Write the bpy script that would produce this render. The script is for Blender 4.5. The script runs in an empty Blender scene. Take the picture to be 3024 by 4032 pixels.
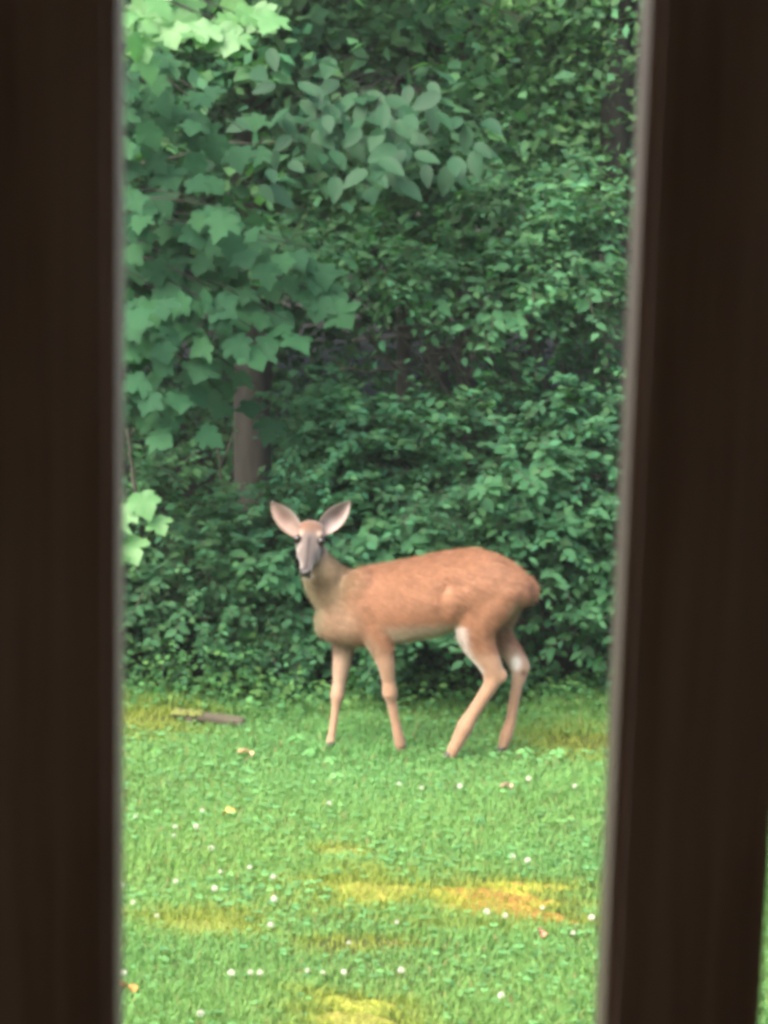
import bpy, bmesh, math, random
import numpy as np
from mathutils import Vector, Matrix

random.seed(7)
rng = np.random.default_rng(11)
scene = bpy.context.scene
COL = scene.collection

# ------------------------------------------------------------------ camera
PITCH, ROLL, CAM_Z = math.radians(11.2), math.radians(1.4), 3.05
FPX, PW, PH = 8662.0, 3024.0, 4032.0            # focal length and size of the photograph in its own pixels
CAM = Vector((0, 0, CAM_Z))
CR = Matrix.Rotation(math.pi / 2 - PITCH, 3, 'X') @ Matrix.Rotation(ROLL, 3, 'Z')
cam_d = bpy.data.cameras.new('camera')
cam = bpy.data.objects.new('camera', cam_d)
COL.objects.link(cam)
cam.matrix_world = Matrix.Translation(CAM) @ CR.to_4x4()
cam_d.sensor_fit = 'VERTICAL'
cam_d.sensor_height = 24.0
cam_d.lens = 24.0 * FPX / PH
cam_d.clip_start, cam_d.clip_end = 0.02, 400
cam_d.dof.use_dof = True
cam_d.dof.focus_distance = 9.9
cam_d.dof.aperture_fstop = 15.0
scene.camera = cam

# ------------------------------------------------------------------ sky, sun, exposure (soft overcast daylight)
SUN_EL, SUN_AZ = math.radians(52), math.radians(222)      # azimuth: where the light comes from, clockwise from +Y
world = bpy.data.worlds.new('World')
scene.world = world
world.use_nodes = True
wn = world.node_tree
bg = wn.nodes['Background']
sky = wn.nodes.new('ShaderNodeTexSky')
sky.sky_type = 'NISHITA'
sky.sun_disc = False
sky.sun_elevation, sky.sun_rotation = SUN_EL, SUN_AZ
sky.dust_density, sky.air_density, sky.ozone_density = 7.0, 1.0, 0.6
wn.links.new(sky.outputs[0], bg.inputs[0])
bg.inputs[1].default_value = 0.15
sun_d = bpy.data.lights.new('sun', 'SUN')
sun_d.energy, sun_d.angle, sun_d.color = 1.0, math.radians(60), (1.0, 0.95, 0.88)
sun = bpy.data.objects.new('sun', sun_d)
COL.objects.link(sun)
sdir = Vector((math.sin(SUN_AZ) * math.cos(SUN_EL), math.cos(SUN_AZ) * math.cos(SUN_EL), math.sin(SUN_EL)))
sun.rotation_euler = sdir.to_track_quat('Z', 'Y').to_euler()
scene.view_settings.view_transform = 'Standard'
scene.view_settings.look = 'None'
scene.view_settings.gamma = 1
scene.view_settings.exposure = 2.25
scene.render.engine = 'CYCLES'
cy = scene.cycles
cy.use_denoising = True
cy.max_bounces, cy.diffuse_bounces, cy.transmission_bounces, cy.glossy_bounces = 8, 6, 5, 2
cy.pixel_filter_type = 'BLACKMAN_HARRIS'
cy.filter_width = 4.0                                    # the soft lens of a phone at full digital zoom

# ------------------------------------------------------------------ helpers
def at(u, v, Y):
    """point on the sight line of photo pixel (u, v) at depth Y"""
    d = CR @ Vector(((u - PW / 2) / FPX, -(v - PH / 2) / FPX, -1))
    return CAM + d * (Y / d.y)

def ground_at(u, v):
    d = CR @ Vector(((u - PW / 2) / FPX, -(v - PH / 2) / FPX, -1))
    p = CAM + d * (-CAM_Z / d.z)
    p.z = gz(p.x, p.y)
    return p

def gz(x, y):
    return 0.012 * np.sin(x * 1.9 + 0.7) * np.cos(y * 1.5) + 0.008 * np.sin(x * 4.1 + y * 3.3)

def project(P):
    """world points (n,3) -> photo pixels (n,2)"""
    Q = (np.asarray(P) - np.array(CAM)) @ np.array(CR)
    return np.stack([PW / 2 - FPX * Q[:, 0] / Q[:, 2], PH / 2 + FPX * Q[:, 1] / Q[:, 2]], 1)

def tag(o, label=None, cat=None, group=None, kind=None):
    if label: o['label'] = label
    if cat: o['category'] = cat
    if group: o['group'] = group
    if kind: o['kind'] = kind
    return o

def empty(name, loc=(0, 0, 0), rz=0.0):
    o = bpy.data.objects.new(name, None)
    o.location = loc
    o.rotation_euler = (0, 0, rz)
    o.empty_display_size = 0.1
    COL.objects.link(o)
    return o

def link(name, me, parent=None, mat=None):
    """me is given in world coordinates when the parent sits unrotated; a parented mesh is shifted back to its parent"""
    o = bpy.data.objects.new(name, me)
    COL.objects.link(o)
    if mat is not None and len(me.materials) == 0:
        me.materials.append(mat)
    if parent is not None:
        o.parent = parent
    return o

def mesh(name, V, F, mat=None, col=None, smooth=False, uvr=None):
    me = bpy.data.meshes.new(name)
    V = np.asarray(V, dtype=np.float32)
    if isinstance(F, np.ndarray):
        k = F.shape[1]
        me.vertices.add(len(V)); me.vertices.foreach_set('co', V.ravel())
        me.loops.add(F.size); me.loops.foreach_set('vertex_index', F.astype(np.int32).ravel())
        me.polygons.add(len(F))
        me.polygons.foreach_set('loop_start', np.arange(0, F.size, k, dtype=np.int32))
        me.update(calc_edges=True)
    else:
        me.from_pydata([tuple(v) for v in V], [], F)
        me.update()
    if col is not None:
        a = me.color_attributes.new('Col', 'FLOAT_COLOR', 'POINT')
        c = np.ones((len(V), 4), np.float32); c[:, :3] = col
        a.data.foreach_set('color', c.ravel())
    if smooth:
        me.polygons.foreach_set('use_smooth', np.ones(len(me.polygons), bool))
    if mat is not None:
        me.materials.append(mat)
    return me

class MB:
    """collects closed tubes, boxes, blobs"""
    def __init__(self): self.V, self.F = [], []
    def add(self, V, F):
        n = len(self.V); self.V += [tuple(v) for v in V]; self.F += [tuple(i + n for i in f) for f in F]
    def tube(self, pts, rad, seg=7):
        pts = [Vector(p) for p in pts]
        n = len(pts)
        rad = [rad] * n if not hasattr(rad, '__len__') else rad
        V, F = [], []
        ref = Vector((0.31, 0.2, 0.93))
        for i, p in enumerate(pts):
            t = (pts[min(i + 1, n - 1)] - pts[max(i - 1, 0)]).normalized()
            if abs(t.dot(ref)) > 0.95: ref = Vector((0.9, 0.3, 0.1))
            a = t.cross(ref).normalized(); b = t.cross(a)
            for k in range(seg):
                w = 2 * math.pi * k / seg
                V.append(p + (a * math.cos(w) + b * math.sin(w)) * rad[i])
        for i in range(n - 1):
            for k in range(seg):
                F.append((i * seg + k, i * seg + (k + 1) % seg, (i + 1) * seg + (k + 1) % seg, (i + 1) * seg + k))
        F.append(tuple(range(seg - 1, -1, -1))); F.append(tuple((n - 1) * seg + k for k in range(seg)))
        self.add(V, F)
    def loft(self, rings, seg=18):
        """rings: (centre, side vector, up vector) with lengths as semi-axes"""
        V, F = [], []
        n = len(rings)
        for c, s, u in rings:
            for k in range(seg):
                w = 2 * math.pi * k / seg
                V.append(Vector(c) + Vector(s) * math.cos(w) + Vector(u) * math.sin(w))
        for i in range(n - 1):
            for k in range(seg):
                F.append((i * seg + k, i * seg + (k + 1) % seg, (i + 1) * seg + (k + 1) % seg, (i + 1) * seg + k))
        F.append(tuple(range(seg - 1, -1, -1))); F.append(tuple((n - 1) * seg + k for k in range(seg)))
        self.add(V, F)
    def ball(self, c, r, seg=12, rings=8):
        c = Vector(c); r = Vector(r) if hasattr(r, '__len__') else Vector((r, r, r))
        V, F = [c + Vector((0, 0, r.z))], []
        for i in range(1, rings):
            a = math.pi * i / rings
            for k in range(seg):
                w = 2 * math.pi * k / seg
                V.append(c + Vector((r.x * math.sin(a) * math.cos(w), r.y * math.sin(a) * math.sin(w), r.z * math.cos(a))))
        V.append(c - Vector((0, 0, r.z)))
        for k in range(seg):
            F.append((0, 1 + k, 1 + (k + 1) % seg))
            for i in range(rings - 2):
                b = 1 + i * seg
                F.append((b + k, b + seg + k, b + seg + (k + 1) % seg, b + (k + 1) % seg))
            b = 1 + (rings - 2) * seg
            F.append((b + k, len(V) - 1, b + (k + 1) % seg))
        self.add(V, F)
    def box(self, lo, hi, bev=0.0):
        bm = bmesh.new()
        bmesh.ops.create_cube(bm, size=1)
        lo, hi = Vector(lo), Vector(hi)
        for v in bm.verts:
            v.co = Vector([lo[i] + (v.co[i] + 0.5) * (hi[i] - lo[i]) for i in range(3)])
        if bev:
            bmesh.ops.bevel(bm, geom=bm.edges[:], offset=bev, segments=2, affect='EDGES')
        bm.verts.index_update()
        self.add([v.co.copy() for v in bm.verts], [[v.index for v in f.verts] for f in bm.faces])
        bm.free()
    def build(self, name, mat, parent=None, smooth=True, origin=None):
        V = [Vector(v) for v in self.V]
        if origin is not None: V = [v - Vector(origin) for v in V]
        me = mesh(name, V, self.F, mat, smooth=smooth)
        o = link(name, me, parent)
        return o

def unit(A):
    return A / np.maximum(np.linalg.norm(A, axis=-1, keepdims=True), 1e-9)

# ------------------------------------------------------------------ materials
def nodes(name):
    m = bpy.data.materials.new(name)
    m.use_nodes = True
    nt = m.node_tree
    return m, nt, nt.nodes['Principled BSDF'], nt.nodes['Material Output']

def noise(nt, scale, detail=4, vec=None, rough=0.55):
    n = nt.nodes.new('ShaderNodeTexNoise')
    n.inputs['Scale'].default_value = scale; n.inputs['Detail'].default_value = detail; n.inputs['Roughness'].default_value = rough
    if vec: nt.links.new(vec, n.inputs['Vector'])
    return n

def ramp(nt, src, stops):
    r = nt.nodes.new('ShaderNodeValToRGB')
    e = r.color_ramp.elements
    while len(e) < len(stops): e.new(0.5)
    for k, (p, c) in enumerate(stops):
        e[k].position = p; e[k].color = (*c, 1)
    nt.links.new(src, r.inputs[0])
    return r

def coords(nt, scale=(1, 1, 1)):
    tc = nt.nodes.new('ShaderNodeTexCoord'); mp = nt.nodes.new('ShaderNodeMapping')
    mp.inputs['Scale'].default_value = scale
    nt.links.new(tc.outputs['Object'], mp.inputs[0])
    return mp.outputs[0]

def bump(nt, bsdf, h, strength=0.4, dist=0.01):
    b = nt.nodes.new('ShaderNodeBump'); b.inputs['Strength'].default_value = strength; b.inputs['Distance'].default_value = dist
    nt.links.new(h, b.inputs['Height']); nt.links.new(b.outputs[0], bsdf.inputs['Normal'])

def mat_ramp(name, scale, stops, rough=0.85, vscale=(1, 1, 1), bstr=0.4, bdist=0.01, spec=0.3, detail=6):
    m, nt, b, out = nodes(name)
    n = noise(nt, scale, detail, coords(nt, vscale))
    r = ramp(nt, n.outputs['Fac'], stops)
    nt.links.new(r.outputs[0], b.inputs['Base Color'])
    b.inputs['Roughness'].default_value = rough; b.inputs['Specular IOR Level'].default_value = spec
    bump(nt, b, n.outputs['Fac'], bstr, bdist)
    return m

def mat_leaf(name, trans=0.45, rough=0.7, spec=0.18, tint=(1, 1, 1), obj_random=None):
    """leaf colour comes from the mesh's own colour attribute, or from a random pick for each leaf object"""
    m, nt, b, out = nodes(name)
    if obj_random:
        oi = nt.nodes.new('ShaderNodeObjectInfo')
        src = ramp(nt, oi.outputs['Random'], obj_random).outputs[0]
    else:
        a = nt.nodes.new('ShaderNodeAttribute'); a.attribute_name = 'Col'; src = a.outputs['Color']
    n = noise(nt, 35, 3, coords(nt))
    mr = nt.nodes.new('ShaderNodeMapRange')
    mr.inputs['To Min'].default_value = 0.75; mr.inputs['To Max'].default_value = 1.25
    nt.links.new(n.outputs['Fac'], mr.inputs['Value'])
    mx = nt.nodes.new('ShaderNodeMix'); mx.data_type = 'RGBA'; mx.blend_type = 'MULTIPLY'; mx.inputs[0].default_value = 1
    nt.links.new(src, mx.inputs[6]); nt.links.new(mr.outputs[0], mx.inputs[7])
    nt.links.new(mx.outputs[2], b.inputs['Base Color'])
    b.inputs['Roughness'].default_value = rough; b.inputs['Specular IOR Level'].default_value = spec
    t = nt.nodes.new('ShaderNodeBsdfTranslucent')
    mt = nt.nodes.new('ShaderNodeMix'); mt.data_type = 'RGBA'; mt.blend_type = 'MULTIPLY'; mt.inputs[0].default_value = 1
    mt.inputs[7].default_value = (1.05, 1.3, 0.65, 1)
    nt.links.new(mx.outputs[2], mt.inputs[6]); nt.links.new(mt.outputs[2], t.inputs['Color'])
    ms = nt.nodes.new('ShaderNodeMixShader'); ms.inputs[0].default_value = trans
    nt.links.new(b.outputs[0], ms.inputs[1]); nt.links.new(t.outputs[0], ms.inputs[2])
    nt.links.new(ms.outputs[0], out.inputs['Surface'])
    return m

def mat_col(name, rough=0.8, spec=0.2, nscale=60, amp=0.3, bstr=0.2, bdist=0.004, sheen=0.0):
    m, nt, b, out = nodes(name)
    a = nt.nodes.new('ShaderNodeAttribute'); a.attribute_name = 'Col'
    n = noise(nt, nscale, 5, coords(nt))
    mr = nt.nodes.new('ShaderNodeMapRange')
    mr.inputs['To Min'].default_value = 1 - amp; mr.inputs['To Max'].default_value = 1 + amp
    nt.links.new(n.outputs['Fac'], mr.inputs['Value'])
    mx = nt.nodes.new('ShaderNodeMix'); mx.data_type = 'RGBA'; mx.blend_type = 'MULTIPLY'; mx.inputs[0].default_value = 1
    nt.links.new(a.outputs['Color'], mx.inputs[6]); nt.links.new(mr.outputs[0], mx.inputs[7])
    nt.links.new(mx.outputs[2], b.inputs['Base Color'])
    b.inputs['Roughness'].default_value = rough; b.inputs['Specular IOR Level'].default_value = spec
    if sheen: b.inputs['Sheen Weight'].default_value = sheen
    bump(nt, b, n.outputs['Fac'], bstr, bdist)
    return m

M = {}
M['bark'] = mat_ramp('bark', 14, [(0.25, (0.013, 0.013, 0.010)), (0.55, (0.036, 0.034, 0.028)), (0.8, (0.075, 0.070, 0.06))], 0.9, (1, 1, 0.22), 0.9, 0.02)
M['dark_bark'] = mat_ramp('dark_bark', 14, [(0.3, (0.009, 0.009, 0.008)), (0.7, (0.032, 0.029, 0.025))], 0.9, (1, 1, 0.22), 0.9, 0.02)
M['twig'] = mat_ramp('twig', 30, [(0.3, (0.026, 0.028, 0.02)), (0.7, (0.075, 0.075, 0.056))], 0.85, (1, 1, 0.3), 0.4, 0.004)
M['green_stem'] = mat_ramp('green_stem', 30, [(0.3, (0.06, 0.1, 0.03)), (0.7, (0.12, 0.16, 0.06))], 0.7, (1, 1, 0.3), 0.3, 0.003)
M['leaf'] = mat_leaf('leaf')
M['far_leaf'] = mat_leaf('far_leaf', 0.42, 0.7, 0.2)
M['grass'] = mat_leaf('grass', 0.35, 0.7, 0.2)
LOBED = [(0.0, (0.02, 0.075, 0.036)), (0.5, (0.028, 0.095, 0.043)), (1.0, (0.038, 0.12, 0.05))]
M['lobed_leaf'] = mat_leaf('lobed_leaf', 0.45, 0.7, 0.15, obj_random=LOBED)
M['young_leaf'] = mat_leaf('young_leaf', 0.45, 0.5, 0.45, obj_random=[(0, (0.08, 0.215, 0.075)), (1, (0.125, 0.285, 0.10))])  # lighter copy of the lobed leaf, stronger daylight put into its colour
M['shrub_leaf'] = mat_leaf('shrub_leaf', 0.45, 0.7, 0.18, obj_random=[(0, (0.030, 0.105, 0.046)), (0.6, (0.042, 0.132, 0.056)), (1, (0.06, 0.165, 0.075))])
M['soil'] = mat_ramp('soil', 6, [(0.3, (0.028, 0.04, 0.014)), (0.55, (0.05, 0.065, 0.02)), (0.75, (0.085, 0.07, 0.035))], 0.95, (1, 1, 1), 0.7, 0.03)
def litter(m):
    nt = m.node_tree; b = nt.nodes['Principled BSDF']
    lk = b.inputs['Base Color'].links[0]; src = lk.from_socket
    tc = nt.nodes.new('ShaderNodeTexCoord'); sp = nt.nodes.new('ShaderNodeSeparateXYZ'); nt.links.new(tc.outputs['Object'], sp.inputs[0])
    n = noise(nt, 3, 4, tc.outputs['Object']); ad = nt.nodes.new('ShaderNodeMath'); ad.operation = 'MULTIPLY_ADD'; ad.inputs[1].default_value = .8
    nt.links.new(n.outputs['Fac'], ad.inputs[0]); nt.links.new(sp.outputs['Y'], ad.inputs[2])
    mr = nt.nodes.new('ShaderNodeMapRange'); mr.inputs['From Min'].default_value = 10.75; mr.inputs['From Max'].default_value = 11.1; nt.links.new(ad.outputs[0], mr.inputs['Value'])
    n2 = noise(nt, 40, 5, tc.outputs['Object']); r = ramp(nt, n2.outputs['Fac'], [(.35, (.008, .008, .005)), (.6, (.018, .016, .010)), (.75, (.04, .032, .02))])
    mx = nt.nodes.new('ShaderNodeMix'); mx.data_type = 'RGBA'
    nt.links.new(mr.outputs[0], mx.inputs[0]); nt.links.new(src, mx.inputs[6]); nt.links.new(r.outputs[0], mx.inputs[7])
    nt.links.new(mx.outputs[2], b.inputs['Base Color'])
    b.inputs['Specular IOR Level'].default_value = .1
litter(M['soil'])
M['moss'] = mat_col('moss', 0.95, 0.1, 90, 0.45, 0.8, 0.01)
M['hide'] = mat_col('hide', 0.75, 0.2, 45, 0.14, 0.25, 0.004, 0.25)
M['fur'] = mat_col('fur', 0.65, 0.25, 45, 0.1, 0.0, 0.001)
M['petal'] = mat_ramp('petal', 400, [(0.3, (0.48, 0.5, 0.4)), (0.7, (0.75, 0.76, 0.7))], 0.7, bstr=0.2, bdist=0.002)
def plain(name, c, rough, spec=0.5):
    m, nt, b, out = nodes(name)
    n = noise(nt, 80, 4, coords(nt))
    r = ramp(nt, n.outputs['Fac'], [(0.3, tuple(x * 0.7 for x in c)), (0.7, tuple(min(1, x * 1.25) for x in c))])
    nt.links.new(r.outputs[0], b.inputs['Base Color'])
    b.inputs['Roughness'].default_value = rough; b.inputs['Specular IOR Level'].default_value = spec
    return m
M['eye'] = plain('eye', (0.008, 0.006, 0.005), 0.12)
M['nose'] = plain('nose', (0.022, 0.018, 0.018), 0.4)
M['hoof'] = plain('hoof', (0.02, 0.016, 0.013), 0.5)

def mat_wood(name, dark, mid, light, rough=0.6):
    m, nt, b, out = nodes(name)
    v = coords(nt, (1, 1, 0.05))
    n = noise(nt, 90, 6, v); n2 = noise(nt, 5, 3, coords(nt))
    mixf = nt.nodes.new('ShaderNodeMath'); mixf.operation = 'MULTIPLY_ADD'
    mixf.inputs[1].default_value = 0.6
    h = nt.nodes.new('ShaderNodeMath'); h.operation = 'MULTIPLY'; h.inputs[1].default_value = 0.4
    nt.links.new(n2.outputs['Fac'], h.inputs[0]); nt.links.new(n.outputs['Fac'], mixf.inputs[0]); nt.links.new(h.outputs[0], mixf.inputs[2])
    r = ramp(nt, mixf.outputs[0], [(0.3, dark), (0.5, mid), (0.7, light)])
    nt.links.new(r.outputs[0], b.inputs['Base Color'])
    b.inputs['Roughness'].default_value = rough
    bump(nt, b, n.outputs['Fac'], 0.35, 0.0015)
    return m
M['rail_wood'] = mat_wood('rail_wood', (0.24, 0.15, 0.10), (0.50, 0.345, 0.25), (0.72, 0.53, 0.41))
M['deck_wood'] = mat_wood('deck_wood', (0.2, 0.11, 0.05), (0.31, 0.175, 0.08), (0.4, 0.24, 0.11))
M['wall_paint'] = mat_ramp('wall_paint', 3, [(0.3, (0.11, 0.11, 0.11)), (0.7, (0.15, 0.15, 0.15))], 0.8, bstr=0.1)

# ------------------------------------------------------------------ ground
def make_ground():
    xs = np.concatenate([np.linspace(-150, -8, 16)[:-1], np.linspace(-8, 8, 81), np.linspace(8, 150, 16)[1:]])
    ys = np.concatenate([np.linspace(-60, 0, 10)[:-1], np.linspace(0, 24, 121), np.linspace(24, 300, 20)[1:]])
    X, Y = np.meshgrid(xs, ys)
    Z = gz(X, Y)
    far = np.clip((Y - 11) / 12, 0, 1)
    Z = Z + far * 0.25 * np.sin(X * 0.8 + 1) * np.sin(Y * 0.55) * np.clip(1 - (Y - 40) / 100, 0, 1)
    V = np.stack([X, Y, Z], -1).reshape(-1, 3)
    nx, ny = len(xs), len(ys)
    i = np.arange(nx - 1)[None, :] + (np.arange(ny - 1) * nx)[:, None]
    F = np.stack([i, i + 1, i + nx + 1, i + nx], -1).reshape(-1, 4)
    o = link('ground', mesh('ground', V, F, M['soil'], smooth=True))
    tag(o, kind='structure')
make_ground()

# ------------------------------------------------------------------ porch deck, with unseen cover and walls added to shade the railing
DECK_Z = CAM_Z - 0.62
def make_porch():
    p = tag(empty('porch', (0, -0.5, DECK_Z)), kind='structure')
    o = p.location
    for k in range(22):                                   # floor boards
        y = 0.60 - k * 0.145
        mb = MB(); mb.box((-4, y - 0.14, DECK_Z - 0.03), (4, y, DECK_Z), 0.004)
        mb.build('floor_board', M['deck_wood'], p, False, o)
    mb = MB(); mb.box((-4, 0.50, DECK_Z - 0.25), (4, 0.57, DECK_Z - 0.034)); mb.build('beam', M['deck_wood'], p, False, o)
    mb = MB(); mb.box((-4.6, -3.2, DECK_Z + 2.45), (4.6, 1.0, DECK_Z + 2.62)); mb.build('roof', M['wall_paint'], p, False, o)  # unseen, added to block the sky from the railing bars
    mb = MB(); mb.box((-4.5, -2.75, 0.0), (4.5, -2.6, DECK_Z + 2.45)); mb.build('wall', M['wall_paint'], p, False, o)  # unseen, added behind the camera to shade the bars
    for x in (-3.9, 3.9):
        mb = MB(); mb.box((x - 0.06, 0.42, -0.1), (x + 0.06, 0.54 - 0.045, DECK_Z - 0.04)); mb.build('support_post', M['deck_wood'], p, False, o)
    for x in (-4.4, 4.4):                                  # unseen side walls, added to keep the porch dark
        mb = MB(); mb.box((x - 0.06, -2.59, DECK_Z - 0.2), (x + 0.06, 0.2, DECK_Z + 2.44)); mb.build('wall', M['wall_paint'], p, False, o)
make_porch()

# ------------------------------------------------------------------ railing
def make_railing():
    rz = math.radians(1.2)
    D = 0.575
    r = empty('deck_railing', (0, 0, DECK_Z), rz)
    tag(r, 'dark brown wooden deck railing with square upright bars close to the camera', 'railing')
    W, DP_ = 0.0438, 0.028
    # left bar's right front corner and right bar's left front corner, in the railing's own frame
    def local_x(u, v):
        d = CR @ Vector(((u - PW / 2) / FPX, -(v - PH / 2) / FPX, -1))
        Ri = Matrix.Rotation(-rz, 3, 'Z')
        d = Ri @ d
        return d.x * D / d.y
    xl = local_x(452, 2016); xr = local_x(2480, 2016)
    pitch = (xr - xl) + W
    me = None
    H0, H1 = 0.10, 0.96
    for k in range(-13, 14):
        x = xr + (k - 1) * pitch + W / 2
        if me is None:
            mb = MB(); mb.box((-W / 2, 0, H0), (W / 2, DP_, H1), 0.003)
            me = mesh('baluster', mb.V, mb.F, M['rail_wood'])
        b = link('baluster', me, r)
        b.location = (x, D, 0)
    for name, z0, z1, y0, y1 in (('bottom_rail', H0 - 0.04, H0 - 0.001, -0.012, W + 0.02), ('top_rail', H1 + 0.001, H1 + 0.04, -0.03, W + 0.05)):
        mb = MB(); mb.box((-2.4, D + y0, z0), (2.4, D + y1, z1), 0.004)
        mb.build(name, M['rail_wood'], r, False)
    for x in (-2.45, 2.45):
        mb = MB(); mb.box((x - 0.045, D - 0.02, 0.001), (x + 0.045, D + 0.07, 1.05), 0.005); mb.build('post', M['rail_wood'], r, False)
make_railing()

# ------------------------------------------------------------------ deer
CK = 0.7233
def cu(cx, cy): return 1000 + cx * CK, 1900 + cy * CK     # outline measured on an enlarged crop of the photograph
def make_deer():
    hoof_px = {'nf': (797, 1487), 'ff': (410, 1462), 'nh': (1062, 1522), 'fh': (1345, 1484)}
    hp = {k: ground_at(*cu(*v)) for k, v in hoof_px.items()}
    Yf = (hp['nf'].y + hp['ff'].y) / 2; Yr = (hp['nh'].y + hp['fh'].y) / 2
    def Yc(cx):                                            # depth of the animal's middle plane
        return Yf + (Yr - Yf) * (cx - 600) / 600
    def DP(cx, cy, dy=0.0): return at(*cu(cx, cy), Yc(cx) + dy)
    K = (DP(700, 700) - DP(701, 700)).length
    root = empty('deer', ((hp['nf'].x + hp['fh'].x) / 2, (Yf + Yr) / 2, 0))
    tag(root, 'reddish brown doe standing side on at the lawn edge, head turned to the camera', 'deer')
    o = Vector(root.location)
    mb = MB()
    # trunk of the body
    T = [(338, 700, 805, .045), (360, 640, 832, .08), (400, 580, 856, .105), (470, 525, 876, .125), (560, 470, 884, .14), (690, 446, 880, .155), (830, 424, 864, .172),
         (980, 392, 834, .178), (1100, 372, 795, .172), (1210, 362, 748, .162), (1320, 394, 725, .148), (1420, 442, 695, .112), (1485, 502, 665, .075), (1518, 556, 630, .038)]
    rings = []
    for cx, t, b, w in T:
        a, c = DP(cx, t), DP(cx, b)
        rings.append(((a + c) / 2, Vector((0, w, 0)), (a - c) / 2))
    mb.loft(rings, 24)
    def limb(L, dep, rd=1.05):
        """L: (cx, cy, half width), dep: depth offset at each ring"""
        P = [DP(c[0], c[1], d) for c, d in zip(L, dep)]
        rr = []
        for i, p in enumerate(P):
            t = (P[min(i + 1, len(P) - 1)] - P[max(i - 1, 0)]).normalized()
            s = t.cross(Vector((0, 1, 0))).normalized(); u = s.cross(t).normalized()
            w = L[i][2] * K * (1.0 if L[i][1] in (1145, 1160, 1420, 1325, 1370, 1048, 1040) else .84 if L[i][1] > 1000 else 1)
            rdd = L[i][3] if len(L[i]) > 3 else w * rd
            rr.append((p, s * w, u * rdd))
        mb.loft(rr, 16)
        return P
    def deps(L, hip, hoofY, n0):
        out = []
        for i, c in enumerate(L):
            f = max(0, (i - n0) / (len(L) - 1 - n0))
            out.append(hip + (hoofY - Yc(c[0]) - hip) * f)
        return out
    NF = [(590, 640, 100, .06), (630, 750, 100, .06), (676, 845, 78, .055), (703, 930, 60, .047), (722, 1000, 48), (733, 1080, 43), (740, 1145, 44), (750, 1195, 35), (768, 1290, 30), (784, 1370, 29), (796, 1420, 33), (799, 1450, 29), (797, 1480, 27)]
    FF = [(505, 740, 95, .06), (492, 850, 68, .055), (485, 930, 57, .047), (476, 1000, 50), (464, 1090, 44), (453, 1160, 40), (446, 1212, 29), (435, 1300, 26), (423, 1380, 26), (416, 1420, 29), (410, 1455, 25)]
    NH = [(1310, 540, 150, .075), (1265, 650, 150, .08), (1212, 745, 128, .075), (1204, 825, 104, .065), (1232, 905, 82, .055), (1284, 985, 66, .044), (1308, 1048, 60, .036), (1288, 1108, 50), (1238, 1185, 44), (1184, 1268, 45), (1152, 1325, 47), (1115, 1400, 45), (1088, 1450, 42), (1066, 1500, 32)]
    FH = [(1350, 600, 130, .075), (1320, 720, 112, .075), (1322, 800, 82, .065), (1356, 862, 64, .052), (1404, 930, 60, .044), (1440, 985, 58, .036), (1448, 1040, 47, .032), (1432, 1110, 38), (1415, 1200, 36), (1400, 1290, 35), (1376, 1370, 37), (1357, 1430, 34), (1345, 1478, 30)]
    limb(NF, deps(NF, -.085, hp['nf'].y, 2)); limb(FF, deps(FF, .085, hp['ff'].y, 1))
    limb(NH, deps(NH, -.085, hp['nh'].y, 3)); limb(FH, deps(FH, .085, hp['fh'].y, 2))
    # hocks, shoulder and haunch masses
    mb.ball(DP(1345, 1052, deps(NH, -.085, hp['nh'].y, 3)[6]), (.03, .026, .036)); mb.ball(DP(1476, 1004, deps(FH, .085, hp['fh'].y, 2)[5]), (.024, .024, .03))
    mb.ball(DP(575, 640, -.075), (.1, .06, .15)); mb.ball(DP(1250, 560, -.075), (.15, .065, .13)); mb.ball(DP(1370, 585, -.035), (.09, .075, .11))
    # tail
    limb([(1480, 520, 30), (1516, 566, 30), (1520, 618, 27), (1492, 672, 12)], [0, 0, 0, 0])
    # neck
    HD = -.05
    N = [(700, 660, 60, .05), (600, 655, 130, .09), (505, 635, 160, .115), (440, 590, 146, .105), (392, 535, 126, .092), (354, 470, 100, .08), (330, 395, 74, .066), (316, 315, 54, .055)]
    limb(N, [0, 0, 0, -.005, -.02, HD, HD, HD])
    # head: turned to the camera, muzzle down
    A = DP(310, 268, HD - .01)
    ax = Vector((-.06, -.80, -.60)).normalized()
    X = Vector((1, .03, -.03)).normalized(); U = ax.cross(X).normalized(); X = U.cross(ax).normalized()
    if U.y > 0: U = -U
    HS = .93
    H = [(-.048, .034, .024), (-.035, .054, .044), (0, .064, .058), (.04, .065, .066), (.075, .063, .068), (.105, .056, .066), (.135, .045, .056), (.17, .035, .045), (.205, .0295, .037), (.24, .029, .033), (.265, .025, .028), (.275, .013, .015)]
    mb.loft([(A + ax * (t * HS) - U * (.012 if t > .1 else .012 * max(0, t) / .1), X * w, U * h) for t, w, h in H], 20)
    for s in (-1, 1):                                      # brows and cheeks
        mb.ball(A + ax * .045 + X * s * .042 + U * .036, (.020, .020, .018), 10, 6)
        mb.ball(A + ax * .115 + X * s * .026 - U * .025, (.026, .04, .04), 10, 6)
    me0 = mesh('deer_raw', [v for v in mb.V], mb.F)
    tmp = bpy.data.objects.new('deer_raw', me0); COL.objects.link(tmp)
    rm = tmp.modifiers.new('r', 'REMESH'); rm.mode = 'VOXEL'; rm.voxel_size = 0.0075; rm.adaptivity = 0
    sm = tmp.modifiers.new('s', 'SMOOTH'); sm.factor = 0.5; sm.iterations = 4
    dg = bpy.context.evaluated_depsgraph_get()
    ev = tmp.evaluated_get(dg).to_mesh()
    nv = len(ev.vertices); V = np.empty(nv * 3, np.float32); ev.vertices.foreach_get('co', V); V = V.reshape(-1, 3)
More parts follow.
